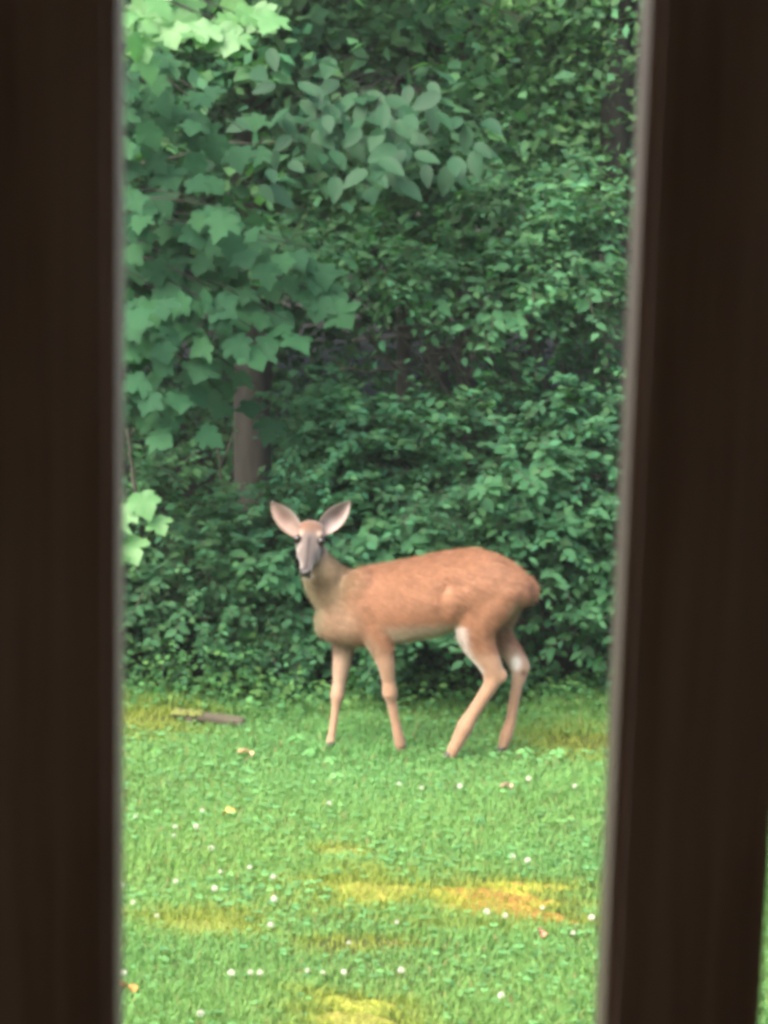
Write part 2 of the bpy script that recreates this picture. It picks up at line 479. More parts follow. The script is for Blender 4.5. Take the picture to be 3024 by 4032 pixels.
    Nn = np.empty(nv * 3, np.float32); ev.vertices.foreach_get('normal', Nn); Nn = Nn.reshape(-1, 3)
    F = [tuple(p.vertices) for p in ev.polygons]
    E = np.empty(len(ev.edges) * 2, np.int32); ev.edges.foreach_get('vertices', E); E = E.reshape(-1, 2)
    tmp.evaluated_get(dg).to_mesh_clear()
    # let the big masses flow together; keep legs, tail and head crisp
    c0 = (project(V) - np.array([1000, 1900])) / CK
    wgt = np.clip((900 - c0[:, 1]) / 120, 0, 1) * np.clip((c0[:, 1] - .0 * c0[:, 0] - 400) / 90 + (c0[:, 0] > 520), 0, 1)
    deg = np.bincount(E.ravel(), minlength=nv)[:, None]
    for _ in range(16):
        acc = np.zeros_like(V)
        np.add.at(acc, E[:, 0], V[E[:, 1]]); np.add.at(acc, E[:, 1], V[E[:, 0]])
        V = V + (acc / np.maximum(deg, 1) - V) * (.6 * wgt[:, None])
    tv = np.array([f[:3] for f in F]); fn = np.cross(V[tv[:, 1]] - V[tv[:, 0]], V[tv[:, 2]] - V[tv[:, 0]])
    Nn = np.zeros_like(V)
    for f_ in range(3): np.add.at(Nn, tv[:, f_], fn)
    Nn = unit(Nn)
    bpy.data.objects.remove(tmp); bpy.data.meshes.remove(me0)
    # folds of flank, haunch and shoulder on both sides
    c1 = (project(V) - np.array([1000, 1900])) / CK
    def crease(pts, depth, width):
        nonlocal V
        dmin = np.full(nv, 1e9)
        for (ax_, ay_), (bx_, by_) in zip(pts[:-1], pts[1:]):
            ex, ey = bx_ - ax_, by_ - ay_
            t = np.clip(((c1[:, 0] - ax_) * ex + (c1[:, 1] - ay_) * ey) / (ex * ex + ey * ey), 0, 1)
            dmin = np.minimum(dmin, np.hypot(c1[:, 0] - ax_ - t * ex, c1[:, 1] - ay_ - t * ey))
        V = (V + Nn * (depth * np.exp(-(dmin / width) ** 2) * (np.abs(Nn[:, 1]) > .25))[:, None]).astype(np.float32)
    crease([(1000, 690), (1005, 600), (1050, 545), (1120, 560)], -.010, 26)
    crease([(1320, 560), (1260, 640), (1200, 720)], -.008, 38)
    crease([(1080, 610), (1085, 640)], .007, 30)
    crease([(525, 600), (535, 680), (540, 790)], .005, 30)
    crease([(640, 560), (650, 640), (640, 740)], -.005, 40)
    crease([(740, 560), (860, 640), (980, 660)], .004, 40)
    # ---- coat colours from the animal's own markings, plus shade painted on the neck
    uv = project(V); cx = (uv[:, 0] - 1000) / CK; cyy = (uv[:, 1] - 1900) / CK
    dep = V[:, 1] - np.array([Yc(c) for c in cx])
    def ss(a, b, x): t = np.clip((x - a) / (b - a), 0, 1); return t * t * (3 - 2 * t)
    ALB = np.array((.49, .475, .455))
    C = np.tile(np.array((.455, .226, .130)), (nv, 1))
    def paint(mask, c):
        nonlocal C
        C = C * (1 - mask[:, None]) + np.array(c) * mask[:, None]
    wob = 12 * np.sin(cx * .03) + 10 * np.sin(cyy * .04 + 1)
    paint(ss(470, 360, cyy + .12 * cx - 110) * ss(600, 800, cx) * .5, (.36, .15, .07))          # darker back line
    paint(ss(600, 440, cx + wob + .25 * (cyy - 600)) * ss(800, 640, cyy), (.29, .21, .125))         # grey brown neck: thicker hair, with shade under the head painted in
    paint(ss(600, 780, cyy + wob) * ss(640, 480, cx) * .85, (.56, .38, .26))                        # paler chest
    neck_front = ss(.2, .75, -Nn[:, 0] + .15 * Nn[:, 1]) * ss(430, 500, cyy) * ss(900, 760, cyy) * ss(420, 340, cx)
    paint(neck_front * .95, (.52, .45, .29))
    belly = ss(.05, .65, -Nn[:, 2]) * ss(560, 640, cx) * ss(740, 800, cyy) * ss(960, 900, cyy) * ss(1180, 1100, cx)
    paint(belly * .95, (.70, .58, .44))
    mot = np.sin(cx * .045 + 2 * np.sin(cyy * .03)) * np.sin(cyy * .05 + 1.5 * np.sin(cx * .022)) + .6 * np.sin(cx * .11 + 3 * np.sin(cyy * .07)) * np.sin(cyy * .13)
    C = C * (1 + .03 * mot[:, None] * np.array((1, 1.15, 1.3)))
    legs = ss(880, 980, cyy)
    paint(legs * .75, (.53, .335, .225))
    inner = ss(.2, .8, -Nn[:, 1]) * (dep > .0) * ss(850, 900, cyy) * ss(1200, 1080, cyy)
    paint(inner * .8 * (cx < 640), (.56, .40, .30))
    paint(ss(-.35, .1, dep) * 0 + inner * .6 * (cx > 1280), (.52, .36, .27))
    front_th = ss(.22, .62, -Nn[:, 0]) * ((cx > 1030) & (cx < 1260)) * ss(770, 795, cyy) * ss(1060, 1010, cyy)
    paint(front_th * .85, (1.0, .92, .88))
    spot = np.exp(-((cx - 1425) ** 2 / 26 ** 2 + (cyy - 985) ** 2 / 36 ** 2)) * (dep > 0)
    paint(np.clip(spot * 1.5, 0, 1), (1.1, 1.02, 1.0))
    paint(np.exp(-((cx - 1468) ** 2 + (cyy - 1036) ** 2) / 18 ** 2) * (dep > 0), (.16, .06, .04))
    rear = ss(.3, .9, Nn[:, 0]) * ss(600, 680, cyy) * (cx > 1330) * ss(820, 760, cyy)
    paint(rear * .75, (.46, .36, .22))
    paint(np.exp(-((cx - 1492) ** 2 / 22 ** 2 + (cyy - 575) ** 2 / 55 ** 2)) * .8, (.17, .085, .05))
    # head
    Q = V - np.array(A); ht = (Q @ np.array(ax)) / HS; hx = Q @ np.array(X); hu = Q @ np.array(U)
    hm = ss(-.07, -.035, ht) * ss(.32, .3, ht) * ss(.10, .085, np.abs(hx)) * ss(-.06, -.035, hu)
    face = np.tile(np.array((.18, .146, .137)), (nv, 1))
    def fp(mask, c):
        nonlocal face
        mask = np.clip(mask, 0, 1); face = face * (1 - mask[:, None]) + np.array(c) * mask[:, None]
    fp(ss(.075, .02, ht), (.22, .11, .065))
    fp(np.exp(-(hx / .018) ** 2) * ss(.1, .02, ht) * .7, (.17, .10, .065))
    fp(ss(.028, .05, np.abs(hx)) * ss(.09, .12, ht) * ss(.22, .17, ht) * .6, (.38, .31, .28))
    fp(np.exp(-(hx / .011) ** 2) * ss(.06, .10, ht) * .9, (.04, .034, .034))
    for s in (-1, 1):
        fp(np.exp(-((hx - s * .040) ** 2 / .010 ** 2 + (ht - .058) ** 2 / .018 ** 2)) * .85, (.58, .46, .36))
        fp(np.exp(-((hx - s * .046) ** 2 / .014 ** 2 + (ht - .122) ** 2 / .016 ** 2)) * .8, (.46, .40, .38))
    fp(ss(.2, .225, ht) * ss(.012, .022, np.abs(hx)) * .8, (.33, .30, .29))
    fp(ss(.015, -.02, hu) * ss(.16, .2, ht), (.55, .5, .45))
    for s in (-1, 1):                                       # dark lids round the eyes
        fp(1.3 * np.exp(-((hx - s * .060) ** 2 / .013 ** 2 + (ht - .090) ** 2 / .015 ** 2)), (.03, .022, .018))
    C = C * (1 - hm[:, None]) + face * hm[:, None]
    # ---- ears, cupped and open to the front
    EV, EF, EC = [], [], []
    def ear(base, tip, wmax, s):
        base, tip = Vector(base), Vector(tip)
        a = (tip - base); L = a.length; a.normalize()
        front = Vector((s * .25, -1, -.1)); front = (front - a * front.dot(a)).normalized()
        side = a.cross(front).normalized()
        ns, nc = 12, 8
        for lay in (0, 1):
            n0 = len(V) + len(EV)
            for i in range(ns + 1):
                t = i / ns
                w = wmax * (math.sin(math.pi * min(1, (t * .80 + .20)) ** 1.15) ** .8) if t < 1 else 0.002
                w = max(w, .002)
                for j in range(nc + 1):
                    c = -1 + 2 * j / nc
                    p = base + a * (L * t) + side * (c * w) + front * (-.032 * (1 - c * c) * (1 - .55 * t) + .012 * t)
                    if lay: p = p - front * (.006 * (1 - .5 * c * c))
                    EV.append(tuple(p))
                    if lay:
                        EC.append((.26, .16, .11))
                    else:
                        k = max(0, 1 - ((t - .62) / .30) ** 2) * max(0, 1 - (c / .75) ** 2) * .95
                        rim = max(0, abs(c) - .8) * 2.2
                        b = np.array((.60, .49, .48) if s > 0 else (.46, .34, .30)) * (1 - k) + np.array((.19, .12, .105)) * k
                        b = b * (1 - rim) + np.array((.42, .31, .25)) * rim
                        EC.append(tuple(b))
            for i in range(ns):
                for j in range(nc):
                    q = n0 + i * (nc + 1) + j
                    f = (q, q + 1, q + nc + 2, q + nc + 1)
                    EF.append(f if (lay == 0) else f[::-1])
        n1 = len(V) + len(EV) - 2 * (ns + 1) * (nc + 1); n2 = n1 + (ns + 1) * (nc + 1)
        for i in range(ns):
            for j in (0, nc):
                q = i * (nc + 1) + j
                EF.append((n1 + q, n1 + q + nc + 1, n2 + q + nc + 1, n2 + q))
    ear(DP(246, 282, HD), DP(95, 104, HD + .03), .049, -1)
    ear(DP(364, 270, HD), DP(520, 100, HD + .03), .049, 1)
    V2 = np.concatenate([V, np.array(EV, np.float32)]); C2 = np.concatenate([C, np.array(EC)])
    C2 = C2 * ALB
    me = mesh('body', V2 - np.array(o), F + EF, M['hide'], C2, True)
    link('body', me, root)
    # ---- short coat of hairs lying back along the body
    tri = np.array([f[:3] for f in F]); tri2 = np.array([(f[0], f[2], f[3]) for f in F if len(f) == 4])
    T3 = np.concatenate([tri, tri2])
    a, b, c = V[T3[:, 0]], V[T3[:, 1]], V[T3[:, 2]]
    ar = np.linalg.norm(np.cross(b - a, c - a), axis=1)
    n = 110000
    pick = rng.choice(len(T3), n, p=ar / ar.sum())
    r1, r2 = rng.random(n), rng.random(n); s = np.sqrt(r1)
    w0, w1, w2 = (1 - s)[:, None], (s * (1 - r2))[:, None], (s * r2)[:, None]
    P = a[pick] * w0 + b[pick] * w1 + c[pick] * w2
    NN = unit(Nn[T3[pick, 0]] * w0 + Nn[T3[pick, 1]] * w1 + Nn[T3[pick, 2]] * w2)
    CC = C[T3[pick, 0]] * w0 + C[T3[pick, 1]] * w1 + C[T3[pick, 2]] * w2
    Pc = (project(P) - np.array([1000, 1900])) / CK
    isleg = ss(860, 960, Pc[:, 1])[:, None]; ishead = ((Pc[:, 0] < 400) & (Pc[:, 1] < 500)).astype(float)[:, None]
    flow = np.array((1, 0, -.55)) * (1 - isleg) + np.array((.12, 0, -1)) * isleg
    flow = flow * (1 - ishead) + np.array((0, .5, .8)) * ishead
    flow = flow + rng.normal(0, .22, (n, 3))
    d = unit(flow - NN * (flow * NN).sum(1, keepdims=True))
    d = unit(d + NN * .48)
    Ln = (.028 * (1 - isleg) + .008 * isleg) * (1 - ishead) + .006 * ishead
    Ln = Ln * rng.uniform(.7, 1.3, (n, 1))
    sd = unit(np.cross(d, NN)) * .0013
    P0 = P - NN * .002
    VF = np.stack([P0 - sd, P0 + sd, P0 + d * Ln], 1).reshape(-1, 3)
    along, perp = Pc[:, 0] * .87 + Pc[:, 1] * .48, Pc[:, 1] * .87 - Pc[:, 0] * .48      # hair runs back and down: streaks follow it
    perp = np.where(isleg[:, 0] > .5, Pc[:, 0] * 1.4, perp); along = np.where(isleg[:, 0] > .5, Pc[:, 1], along)
    key = (np.floor(perp / 7 + .8 * np.sin(along / 41)).astype(int) * 7919 + np.floor(along / 46 + (np.floor(perp / 7) % 3) * .33).astype(int) * 104729) % 9973
    streak = (1 + .30 * (rng.random(9973)[key] - .5))[:, None]
    cf = np.clip(CC * ALB * rng.normal(1.03, .16, (n, 1)) * streak, .005, .95)
    cf = np.repeat(cf, 3, 0)
    FF_ = np.arange(n * 3).reshape(-1, 3)
    fo = link('fur', mesh('fur', VF - np.array(o), FF_, M['fur'], cf), root)
    tag(fo, kind='stuff')
    # ---- eyes, nose, hooves
    for s_ in (-1, 1):
        e = MB(); e.ball(A + ax * .082 + X * s_ * .0535 + U * .036, (.0195, .018, .0195), 14, 10)
        e.build('eye', M['eye'], root, True, o)
    nb = MB()
    nb.ball(A + ax * (.262 * HS) + U * .004, (.027, .017, .017), 14, 8)
    for s_ in (-1, 1): nb.ball(A + ax * (.258 * HS) + X * s_ * .013 + U * .012, (.011, .012, .011), 10, 6)
    nb.build('nose', M['nose'], root, True, o)
    mo = MB(); mo.tube([A + ax * (.268 * HS) + X * q * .022 - U * (.014 + .008 * q * q) for q in (-1, -.5, 0, .5, 1)], .004, 6)
    mo.build('mouth', M['nose'], root, True, o)
    for k, lean in (('nf', -.3), ('ff', -.3), ('nh', -.6), ('fh', -.3)):
        h = MB()
        p = hp[k]
        for s_ in (-1, 1):
            q = Vector((p.x, p.y + s_ * .013, p.z))
            h.loft([(q + Vector((-.020, 0, .001)), Vector((.034, 0, 0)), Vector((0, .012, 0))), (q + Vector((-.010, 0, .02)), Vector((.028, 0, .004)), Vector((0, .0125, 0))),
                    (q + Vector((.004, 0, .045)), Vector((.021, 0, .004)), Vector((0, .012, 0))), (q + Vector((.006, 0, .05)), Vector((.012, 0, .002)), Vector((0, .008, 0)))], 12)
        h.build('hoof', M['hoof'], root, True, o)
    return hp
HOOF = make_deer()

# ------------------------------------------------------------------ leaves
OV_V = np.array([(0, 0, 0), (.25, .28, .07), (.25, .6, .06), (0, 1, -.10), (-.25, .6, .06), (-.25, .28, .07), (0, .5, -.02)], float)
OV_F = np.array([(0, 1, 6), (1, 2, 6), (2, 3, 6), (3, 4, 6), (4, 5, 6), (5, 0, 6)])
DI_V = np.array([(0, 0, 0), (.32, .45, .05), (0, 1, -.08), (-.32, .45, .05)], float)
DI_F = np.array([(0, 1, 2), (0, 2, 3)])

def leaf_arrays(P, tip, nrm, size, TV, TF, col, width=1.0):
    P, tip, nrm = np.asarray(P, float), unit(np.asarray(tip, float)), np.asarray(nrm, float)
    nrm = unit(nrm - tip * (nrm * tip).sum(1, keepdims=True))
    sd = np.cross(tip, nrm)
    size = np.broadcast_to(np.asarray(size, float), (len(P),))
    V = P[:, None] + size[:, None, None] * (sd[:, None] * (TV[:, 0] * width)[None, :, None] + tip[:, None] * TV[:, 1][None, :, None] + nrm[:, None] * TV[:, 2][None, :, None])
    F = TF[None] + (np.arange(len(P)) * len(TV))[:, None, None]
    C = np.repeat(col, len(TV), 0)
    return V.reshape(-1, 3), F.reshape(-1, TF.shape[1]), C

def leaf_mesh_object(name, P, tip, nrm, size, TV, TF, col, mat, parent=None, width=1.0):
    V, F, C = leaf_arrays(P, tip, nrm, size, TV, TF, col, width)
    if parent is not None: V = V - np.array(parent.location)
    return link(name, mesh(name, V, F, mat, C), parent)

def leaf_colors(n, base, spread=.22, yellow=.12):
    b = np.asarray(base, float)[None] * rng.lognormal(0, spread, (n, 1))
    y = rng.uniform(-yellow, yellow, (n, 1))
    return np.clip(b * np.concatenate([1 + 1.6 * y, 1 + .2 * y, 1 - y], 1), .004, .9)

SHRUB_LEAF_ME = mesh('leaf', OV_V, OV_F, M['shrub_leaf'])

def place_leaf(me, p, tip, nrm, size, parent, origin=None):
    tip = Vector(tip).normalized(); nrm = Vector(nrm); nrm = (nrm - tip * nrm.dot(tip)).normalized()
    sd = tip.cross(nrm)
    o = bpy.data.objects.new('leaf', me); COL.objects.link(o)
    o.parent = parent
    R = Matrix((sd, tip, nrm)).transposed()
    o.matrix_local = Matrix.Translation(Vector(p) - (Vector(origin) if origin is not None else parent.location)) @ R.to_4x4() @ Matrix.Scale(size, 4)
    return o

def shrub(name, label, cat, group, base, lobes, twigs, leaf=.058, base_col=(.05, .14, .055), n_obj=110, lean=(0, 0, 0), per=(7, 13), front=1.0, stems=9, TVF=(OV_V, OV_F)):
    """stems rise from the base into lobes (centre, radii); leafy twigs spring from the lobes' outer shells"""
    root = tag(empty(name, base), label, cat, group)
    bx = Vector(base)
    P, TIP, NR, SZ, CO = [], [], [], [], []
    tw = MB()
    vol = np.array([l[1][0] * l[1][2] + l[1][1] * l[1][2] for l in lobes]); vol = vol / vol.sum()
    for (c, r) in lobes:
        for k in range(max(1, stems // len(lobes) + 1)):
            e = Vector(c) + Vector((random.uniform(-.6, .6) * r[0], random.uniform(-.5, .6) * r[1], random.uniform(.0, .7) * r[2]))
            b0 = bx + Vector((random.uniform(-.18, .18), random.uniform(-.12, .15), 0))
            m = (b0 + e) / 2 + Vector((random.uniform(-.08, .08), random.uniform(-.06, .08), .12 * (e - b0).length))
            pts = [b0 * (1 - t) ** 2 + m * 2 * t * (1 - t) + e * t * t for t in [0, .25, .5, .75, 1]]
            st = MB(); st.tube(pts, [.014, .012, .009, .006, .003], 5); st.build('stem', M['twig'], root, True, bx)
    CLUMP = []
    for _ in range(max(8, twigs // 11)):
        li = rng.choice(len(lobes), p=vol)
        c, r = lobes[li]
        d = rng.normal(0, 1, 3); d[1] = d[1] - front * abs(rng.normal(0, .8)) * .9; d[2] += .25
        d /= np.linalg.norm(d)
        CLUMP.append((np.array(c) + d * np.array(r) * rng.uniform(.6, 1.08), d, rng.lognormal(0, .18), rng.uniform(.75, 1.35)))
    for ti in range(twigs):
        if ti % 5 == 0:                                    # loose twigs deeper inside
            li = rng.choice(len(lobes), p=vol); c, r = lobes[li]
            d = unit(rng.normal(0, 1, 3)); s = np.array(c) + d * np.array(r) * rng.uniform(.1, .8); cb, lz = .8, 1.0
        else:
            c0, d, cb, lz = CLUMP[rng.integers(len(CLUMP))]
            s = c0 + rng.normal(0, .075, 3)
        out = d * np.array((1, 1, .7)) + rng.normal(0, .45, 3) + np.array((0, -.1, .12))
        out /= np.linalg.norm(out)
        Lt = rng.uniform(.14, .34)
        nl = rng.integers(*per)
        clump = cb * rng.lognormal(0, .12)
        sag = rng.uniform(.1, .5)
        pts = []
        for j in range(nl):
            t = (j + .5) / nl
            p = s + out * Lt * t + np.array((0, 0, -sag * Lt * t * t))
            if p[2] < .02: p[2] = .02 + rng.random() * .03
            if j % 3 == 0: pts.append(tuple(p))
            sgn = 1 if j % 2 else -1
            side = np.cross(out, (0, 0, 1)); side /= max(1e-6, np.linalg.norm(side))
            tip = out * .6 + side * sgn * .9 + rng.normal(0, .3, 3) + np.array((0, -.1, -.3))
            nr = np.array((0, 0, 1.0)) + d * .55 + np.array((0, -.25, 0)) + rng.normal(0, .38, 3)
            P.append(p); TIP.append(tip); NR.append(nr); SZ.append(leaf * lz * rng.uniform(.65, 1.2) * (1.0 if t < .8 else .75)); CO.append(clump)
        if len(pts) > 1 and rng.random() < .5: tw.tube(pts, [.0028] * (len(pts) - 1) + [.0012], 3)
    P, TIP, NR, SZ = map(np.array, (P, TIP, NR, SZ)); CO = np.array(CO)[:, None]
    if tw.V: tag(tw.build('twig', M['twig'], root, True, bx), kind='stuff')
    # the leaves that show largest become pieces of their own
    uv = project(P)
    seen = (uv[:, 0] > 430) & (uv[:, 0] < 2480) & (uv[:, 1] > -40) & (uv[:, 1] < 3000)
    score = P[:, 1] - 6 * SZ + np.where(seen, 0, 5) + rng.random(len(P)) * .25
    order = np.argsort(score)
    k = min(n_obj, int(seen.sum()))
    for i in order[:k]:
        place_leaf(SHRUB_LEAF_ME, P[i], TIP[i], NR[i], SZ[i] * 1.08, root)
    rest = order[k:]
    col = np.clip(leaf_colors(len(rest), base_col) * CO[rest], .004, .5)
    f = leaf_mesh_object('foliage', P[rest], TIP[rest], NR[rest], SZ[rest], *TVF, col, M['leaf'], root)
    tag(f, kind='stuff')
    return root

GS = 'shrubs along the edge of the lawn'
def make_shrubs():
    # (name, label, base, lobes, twigs)
    S = [
        ('hedge_shrub', 'dense leafy green shrub directly behind the deer\'s back and rump', (0.55, 10.95, 0),
         [((.45, 10.95, .55), (.75, .5, .55)), ((.75, 11.05, 1.1), (.62, .5, .5)), ((.1, 11.05, 1.0), (.5, .45, .42))], 1250, .066, (.04, .122, .054), 180),
        ('hedge_shrub', 'leafy green shrub rising behind the deer\'s head and ears', (-.35, 11.15, 0),
         [((-.3, 11.0, .5), (.55, .42, .5)), ((-.15, 11.15, 1.05), (.42, .4, .42))], 700, .066, (.039, .118, .054), 120),
        ('hedge_shrub', 'leafy green shrub at the right, half hidden by the right railing bar', (1.55, 11.0, 0),
         [((1.45, 10.95, .6), (.55, .5, .6)), ((1.5, 11.05, 1.12), (.55, .45, .42))], 760, .066, (.04, .122, .055), 80),
        ('hedge_shrub', 'lower dark leafy shrub left of the deer\'s chest', (-.95, 11.1, 0),
         [((-.85, 10.95, .42), (.45, .38, .4)), ((-1.25, 11.15, .6), (.5, .4, .5))], 700, .06, (.045, .125, .055), 110),
        ('hedge_shrub', 'leafy shrub far left behind the left railing bar', (-2.3, 11.1, 0), [((-2.2, 11.1, .6), (.7, .5, .65))], 380, .06, (.045, .125, .055), 20),
        ('hedge_shrub', 'leafy shrub far right beyond the right railing bar', (2.7, 11.1, 0), [((2.6, 11.1, .8), (.75, .55, .8))], 420, .06, (.048, .13, .055), 20),
    ]
    for nm, lb, base, lobes, tw, lf, bc, no in S:
        shrub(nm, lb, 'shrub', GS, base, lobes, tw, lf, bc, no)
    # taller arching bush over the hollow, upper right
    shrub('arching_bush', 'taller arching bush with paler leaves above the dark hollow, upper right', 'bush', None, (1.15, 11.9, 0),
          [(at(1130, 1010, 11.0), (.26, .16, .10)), (at(1420, 1060, 11.0), (.30, .16, .09)), (at(1720, 1100, 11.05), (.30, .16, .10)), (at(1990, 1170, 11.1), (.30, .2, .13)), (at(2240, 1080, 11.2), (.28, .25, .25)),
           (at(2180, 820, 11.4), (.32, .25, .2))],
          620, .06, (.05, .142, .062), 130, stems=14, per=(5, 10))
make_shrubs()

# ------------------------------------------------------------------ lobed-leaf tree hanging in from the left
def lobed_leaf_mesh(name, mat, seed):
    r = random.Random(seed)
    # half outline of a five-lobed leaf from base to tip (x, y)
    half = [(0, 0), (.10, -.07), (.28, -.06), (.42, .06), (.36, .19), (.50, .24), (.64, .46), (.46, .50), (.30, .52), (.33, .66), (.20, .80), (0, 1.0)]
    half = [(x * r.uniform(.84, 1.16), y * r.uniform(.92, 1.07)) for x, y in half]
    V, F = [], []
    mid = [(0, y) for y in (0, .25, .5, .75)]
    pts = half + [(-x * r.uniform(.92, 1.08), y) for x, y in half[-2:0:-1]]
    ka, kb, kc = r.uniform(.05, .22), r.uniform(.05, .22), r.uniform(.1, .35)
    def z(x, y): return ka * abs(x) - kb * y * y - kc * x * x + .05 * math.sin(7 * x + 5 * y)
    V = [(x, y, z(x, y)) for x, y in pts]
    c = len(V); V.append((0, .32, -.015))
    n = len(pts)
    F = [(i, (i + 1) % n, c) for i in range(n)]
    # stalk
    s = len(V)
    V += [(-.012, 0, 0), (.012, 0, 0), (.01, -.28, .10), (-.01, -.28, .10)]
    F.append((s, s + 1, s + 2, s + 3))
    return mesh(name, [(x * .9, y * .82, zz) for x, y, zz in V], F, mat, smooth=True)

def ovate_leaf_mesh(name, mat):
    half = [(0, 0), (.13, .05), (.24, .2), (.27, .42), (.22, .64), (.10, .86), (0, 1.0)]
    pts = half + [(-x, y) for x, y in half[-2:0:-1]]
    V = [(x, y, .12 * abs(x) - .14 * y * y) for x, y in pts]
    c = len(V); V += [(0, .3, -.03), (0, .62, -.075)]
    n = len(pts); F = []
    for i in range(n):
        a, b = pts[i], pts[(i + 1) % n]
        F.append((i, (i + 1) % n, c if (a[1] + b[1]) / 2 < .48 else c + 1))
    # close the two fans along the midrib
    k = [i for i in range(n) if abs(pts[i][1] - .42) < .01]
    F += [(k[0], c + 1, c), (k[1], c, c + 1)]
    s = len(V); V += [(-.012, 0, 0), (.012, 0, 0), (.01, -.16, .05), (-.01, -.16, .05)]; F.append((s, s + 1, s + 2, s + 3))
    return mesh(name, V, F, mat, smooth=True)

def spray_tree(name, label, cat, base, trunk_r, trunk_top, clusters, leaf_mes, size, limb_r=.012, droop=.5, jit=(.13, .10, .075)):
    """clusters: (u, v, Y, n, bright) in photo pixels with their own depth; a limb reaches each cluster from the trunk"""
    root = tag(empty(name, base), label, cat)
    b = Vector(base)
    t = MB()
    ph = random.random() * 6
    pts = [b + (Vector(trunk_top) - b) * f + Vector((.05 * math.sin(ph + f * 5), .05 * math.cos(ph + f * 4), 0)) for f in [0, .15, .35, .55, .8, 1]]
    t.tube(pts, [trunk_r * q for q in (1.25, 1, .9, .78, .55, .3)], 10)
    t.build('trunk', M['bark'], root, True, b)
    def trunk_at(z):
        f = min(1, max(0, z / max(.1, pts[-1].z)))
        i = min(len(pts) - 2, int(f * (len(pts) - 1)))
        return min(pts, key=lambda q: abs(q.z - z)).copy()
    for (u, v, Y, n, kind) in clusters:
        P = at(u, v, Y)
        s = trunk_at(P.z + .35)
        m = (s + P) / 2 + Vector((0, 0, .22 + .1 * random.random()))
        lb = MB()
        cv = [s * (1 - q) ** 2 + m * 2 * q * (1 - q) + (P + Vector((0, .03, .05))) * q * q for q in [0, .2, .4, .6, .8, 1]]
        lb.tube(cv, [limb_r * q for q in (1, .85, .65, .5, .35, .2)], 5)
        br = lb.build('branch', M['dark_bark'], root, True, b)
        n = round(n * 1.75)
        for k in range(n):
            q = 1 - .18 * random.random() - .06 * k / max(1, n)
            c = s * (1 - q) ** 2 + m * 2 * q * (1 - q) + P * q * q if k else P
            sc = size * random.uniform(.72, 1.18)
            p = c + Vector([random.gauss(0, j) for j in jit]) * (1 if k else .2)
            tip = Vector((random.gauss(.12, .45), -.45 + random.gauss(0, .25), -.75 * droop * 1.6 + random.gauss(0, .22)))
            nr = Vector((random.gauss(0, .3), -.62 + random.gauss(0, .2), .75))
            place_leaf(random.choice(leaf_mes[kind]), p, tip, nr, sc, br, b)
    return root

